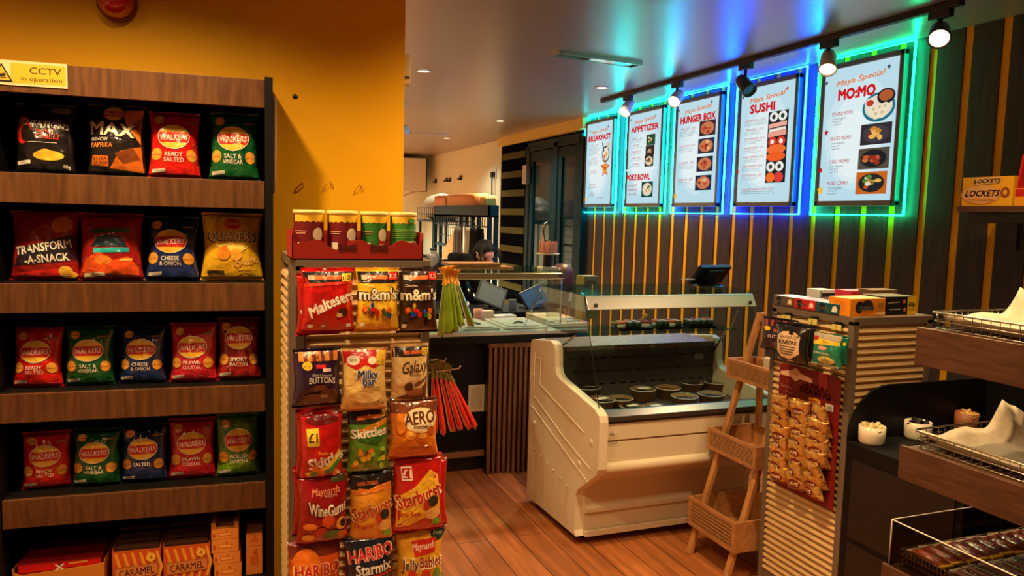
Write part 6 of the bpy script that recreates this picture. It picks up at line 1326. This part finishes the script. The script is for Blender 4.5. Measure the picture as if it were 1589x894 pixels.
t = thing('crumpled_bag', 'pale crumpled bag standing on the lower rack shelf', 'bag', (KRX0 - .18, 8.0, .901), 0); mb = MB(); mb.blob((0, 0, .105), (.06, .11, .1), mat('pink_paper', (226, 190, 160), .5), 14, jit=.3); mb.build('body', t)
# jars by the yellow wall
for k, (px, h, lab, m) in enumerate(((658, .16, 'clear jar of cutlery by the end of the kitchen rack', ALU), (672, .22, 'tall bottle beside the cutlery jar', mat('bottle_grey', (120, 110, 96), .3)))):
    p = at_y(px, 400, 6.6); t = thing('kitchen_jar', lab, 'jar', (p.x, 6.6, 1.06)); mb = MB(); mb.lathe([(.0005, 0), (.05, 0), (.05, h * .7), (.03, h), (.0005, h)], (0, 0, 0), m, 18); mb.build('body', t)
    mb = MB(); mb.cyl((0, 0, h), (0, 0, h + .02), .03, BLACKP, 14); mb.build('lid', t)
mb = MB(); mb.span((1.2, 6.3, 1.02), (1.95, 6.9, 1.0595), STEEL); mb.span((1.22, 6.34, 0), (1.93, 6.86, 1.02), WHITEP); tag(mb.build('prep_bench', None, .004), 'steel topped prep bench behind the worker', 'bench')
# twin socket with a plug and lead, little hooks on the cream wall
p = at_x(768, 270, XW); t = thing('wall_socket', 'white wall socket with a black plug on the cream wall', 'socket', (XW - .001, p.y, p.z), -PI / 2)
mb = MB(); mb.box((0, -.006, 0), (.15, .012, .15), WHITEP, bev=.003); mb.build('plate', t); mb = MB(); mb.box((0, -.03, -.01), (.09, .04, .07), BLACKP, bev=.006); mb.build('plug', t)
mb = MB(); mb.tube([(.02, -.03, -.04), (.03, -.02, -.2), (.02, -.02, -.42)], .01, WHITEP, 8); mb.tube([(-.03, -.03, -.04), (-.05, -.02, -.2), (-.03, -.02, -.42)], .01, BLACKP, 8); mb.build('lead', t)
for k, (px, py) in enumerate(((677, 281), (694, 279), (699, 279), (716, 276))):
    p = at_x(px, py, XW); mb = MB(); mb.box((0, 0, 0), (.02, .10, .07), DGREY, bev=.004); mb.box((-.03, 0, -.02), (.05, .02, .02), DGREY); o = mb.build('wall_hook', None, M=Matrix.Translation((XW - .011, p.y, p.z)))
    tag(o, ('farthest small grey hook on the cream wall', 'small grey hook left in the middle pair on the cream wall', 'small grey hook right in the middle pair on the cream wall', 'small grey hook nearest the socket on the cream wall')[k], 'hook', 'grey hooks on the cream wall')

# ------------------------------------------------------------------ the worker bending behind the counter
def person():
    root = thing('person', 'person in black bending forward behind the counter, dark hair hanging', 'person', (1.72, 6.02, 0), 0)
    J = {'pelvis': (-.06, .02, .90), 'belly': (.0, .01, 1.04), 'chest': (.11, 0, 1.165), 'upper': (.20, -.01, 1.20), 'neck': (.26, -.015, 1.235), 'headbase': (.31, -.03, 1.255)}
    E_ = [('pelvis', 'belly'), ('belly', 'chest'), ('chest', 'upper'), ('upper', 'neck'), ('neck', 'headbase')]
    Rr = {'pelvis': .15, 'belly': .135, 'chest': .15, 'upper': .115, 'neck': .052, 'headbase': .05}
    for s, n_ in ((1, 'l'), (-1, 'r')):
        J.update({'hip' + n_: (-.06, .10 * s, .86), 'knee' + n_: (-.02, .11 * s, .48), 'ank' + n_: (-.08, .12 * s, .09), 'toe' + n_: (.07, .13 * s, .035),
                  'sho' + n_: (.18, .19 * s, 1.17), 'elb' + n_: (.26, .25 * s, .93), 'wri' + n_: (.42, .14 * s, .80), 'hand' + n_: (.48, .11 * s, .775)})
        E_ += [('pelvis', 'hip' + n_), ('hip' + n_, 'knee' + n_), ('knee' + n_, 'ank' + n_), ('ank' + n_, 'toe' + n_), ('upper', 'sho' + n_), ('sho' + n_, 'elb' + n_), ('elb' + n_, 'wri' + n_), ('wri' + n_, 'hand' + n_)]
        Rr.update({'hip' + n_: .10, 'knee' + n_: .062, 'ank' + n_: .04, 'toe' + n_: .035, 'sho' + n_: .065, 'elb' + n_: .043, 'wri' + n_: .027, 'hand' + n_: .036})
        for f in range(5):
            a = -.045 + .022 * f if f else -.05; k0 = 'f%d%s' % (f, n_); k1 = 'g%d%s' % (f, n_); hx_, hy_, hz = J['hand' + n_]
            ln = (.05, .075, .085, .08, .062)[f]
            if f == 0: J[k0] = (hx_ - .01, hy_ - .04 * s, hz + .005); J[k1] = (hx_ + .025, hy_ - .06 * s, hz - .005)
            else: J[k0] = (hx_ + .03 + .4 * ln * .5, hy_ + a * .8 * s, hz - .005); J[k1] = (hx_ + .03 + ln, hy_ + a * s, hz - .03)
            E_ += [('hand' + n_, k0), (k0, k1)]; Rr[k0] = .0095; Rr[k1] = .0085
    keys = list(J); me = bpy.data.meshes.new('body'); me.from_pydata([J[k] for k in keys], [(keys.index(a), keys.index(b)) for a, b in E_], [])
    o = bpy.data.objects.new('body', me); COL.objects.link(o); o.parent = root
    sk = o.modifiers.new('skin', 'SKIN'); sv = me.skin_vertices[0].data
    for i, k in enumerate(keys): sv[i].radius = (Rr[k], Rr[k] * (1.15 if k in ('chest', 'belly', 'pelvis') else 1)); sv[i].use_root = (k == 'pelvis')
    sub = o.modifiers.new('sub', 'SUBSURF'); sub.levels = 2; sub.render_levels = 2
    bpy.context.view_layer.update(); dg = bpy.context.evaluated_depsgraph_get(); ev = bpy.data.meshes.new_from_object(o.evaluated_get(dg))
    o.modifiers.clear(); o.data = ev
    SKIN_ = mat('skin', (222, 160, 136), .5, spec=.35); TOP = mat('black_cloth', (11, 11, 12), .9, spec=.08); TRO = mat('trouser_cloth', (36, 36, 42), .85); SHOE = mat('shoe', (20, 20, 20), .5)
    bm = bmesh.new(); bm.from_mesh(ev)
    # head: ellipsoid with brow, nose, chin, facing down and towards the shop
    Mh = Matrix.Translation((.335, -.055, 1.285)) @ Euler((math.radians(34), 0, math.radians(14))).to_matrix().to_4x4()
    n = 28; K = 20; vv = []
    for i in range(K + 1):
        th = PI * i / K
        for k in range(n):
            ph = 2 * PI * k / n; x = .076 * math.sin(th) * math.cos(ph); y = .096 * math.sin(th) * math.sin(ph); z = .116 * math.cos(th)
            if z < 0: x *= 1 + z * 2.2; y *= 1 + z * 1.0
            if y < -.05:
                y -= .026 * math.exp(-(x / .013) ** 2 - ((z + .018) / .024) ** 2)
                y += .010 * (math.exp(-((abs(x) - .032) / .016) ** 2 - ((z - .012) / .012) ** 2))
                y -= .006 * math.exp(-(x / .024) ** 2 - ((z + .062) / .009) ** 2)
            if abs(x) > .06 and abs(y) < .03 and abs(z) < .035: x *= 1.16
            vv.append(bm.verts.new(Mh @ Vector((x, y, z))))
    for i in range(K):
        for k in range(n):
            q = [vv[i * n + k], vv[(i + 1) * n + k], vv[(i + 1) * n + (k + 1) % n], vv[i * n + (k + 1) % n]]
            try: bm.faces.new(q)
            except ValueError: pass
    bm.to_mesh(ev); bm.free()
    for m_ in (TOP, SKIN_, TRO, SHOE): ev.materials.append(m_)
    for p_ in ev.polygons:
        c = p_.center; p_.use_smooth = True
        if c.x > .262 and c.z > 1.1: p_.material_index = 1
        elif c.x > .38 and c.z < .9: p_.material_index = 1
        elif c.z < .10: p_.material_index = 3
        elif c.z < .92 and c.x < .1: p_.material_index = 2
    # hair: a cap over the skull with strands falling forward
    HM = mat('dark_hair', (16, 11, 9), .6, spec=.15); mb = MB(); vs = []; fs = []
    for i in range(11):
        th = PI * .60 * i / 10
        for k in range(n):
            ph = 2 * PI * k / n; fr_ = max(0, -math.sin(ph)); t2 = th * (1 - .56 * fr_); w2 = 1 + .03 * math.sin(7 * ph) 
            vs.append(tuple(Mh @ Vector((.086 * math.sin(t2) * math.cos(ph) * w2, .106 * math.sin(t2) * math.sin(ph) * w2 + .006, .124 * math.cos(t2)))))
    for i in range(10):
        for k in range(n): fs.append((i * n + k, (i + 1) * n + k, (i + 1) * n + (k + 1) % n, i * n + (k + 1) % n))
    mb.add(vs, fs, HM, True); rg = random.Random(4)
    for k in range(22):
        x = rg.uniform(-.085, .085); a = Mh @ Vector((x, -.05 + .1 * abs(x), .085)); b = Mh @ Vector((x * 1.25, -.10, .03)); c = b + Vector((rg.uniform(-.02, .02), -.01, -.05 - .05 * rg.random()))
        if abs(x) > .066: mb.tube([a, b, c], .012, HM, 6, r2=.003)
    mb.build('hair', root)
    ey = MB()
    for s in (-1, 1): ey.blob(tuple(Mh @ Vector((.031 * s, -.080, .012))), (.011, .011, .009), mat('eye_dark', (30, 24, 22), .2), 10)
    ey.build('eyes', root)
    mb = MB(); mb.lathe([(.062, -.012), (.068, 0), (.060, .014)], (0, 0, 0), TOP, 18, Matrix.Translation((.262, -.015, 1.222)) @ Euler((0, math.radians(75), 0)).to_matrix().to_4x4()); mb.build('collar', root)
person()
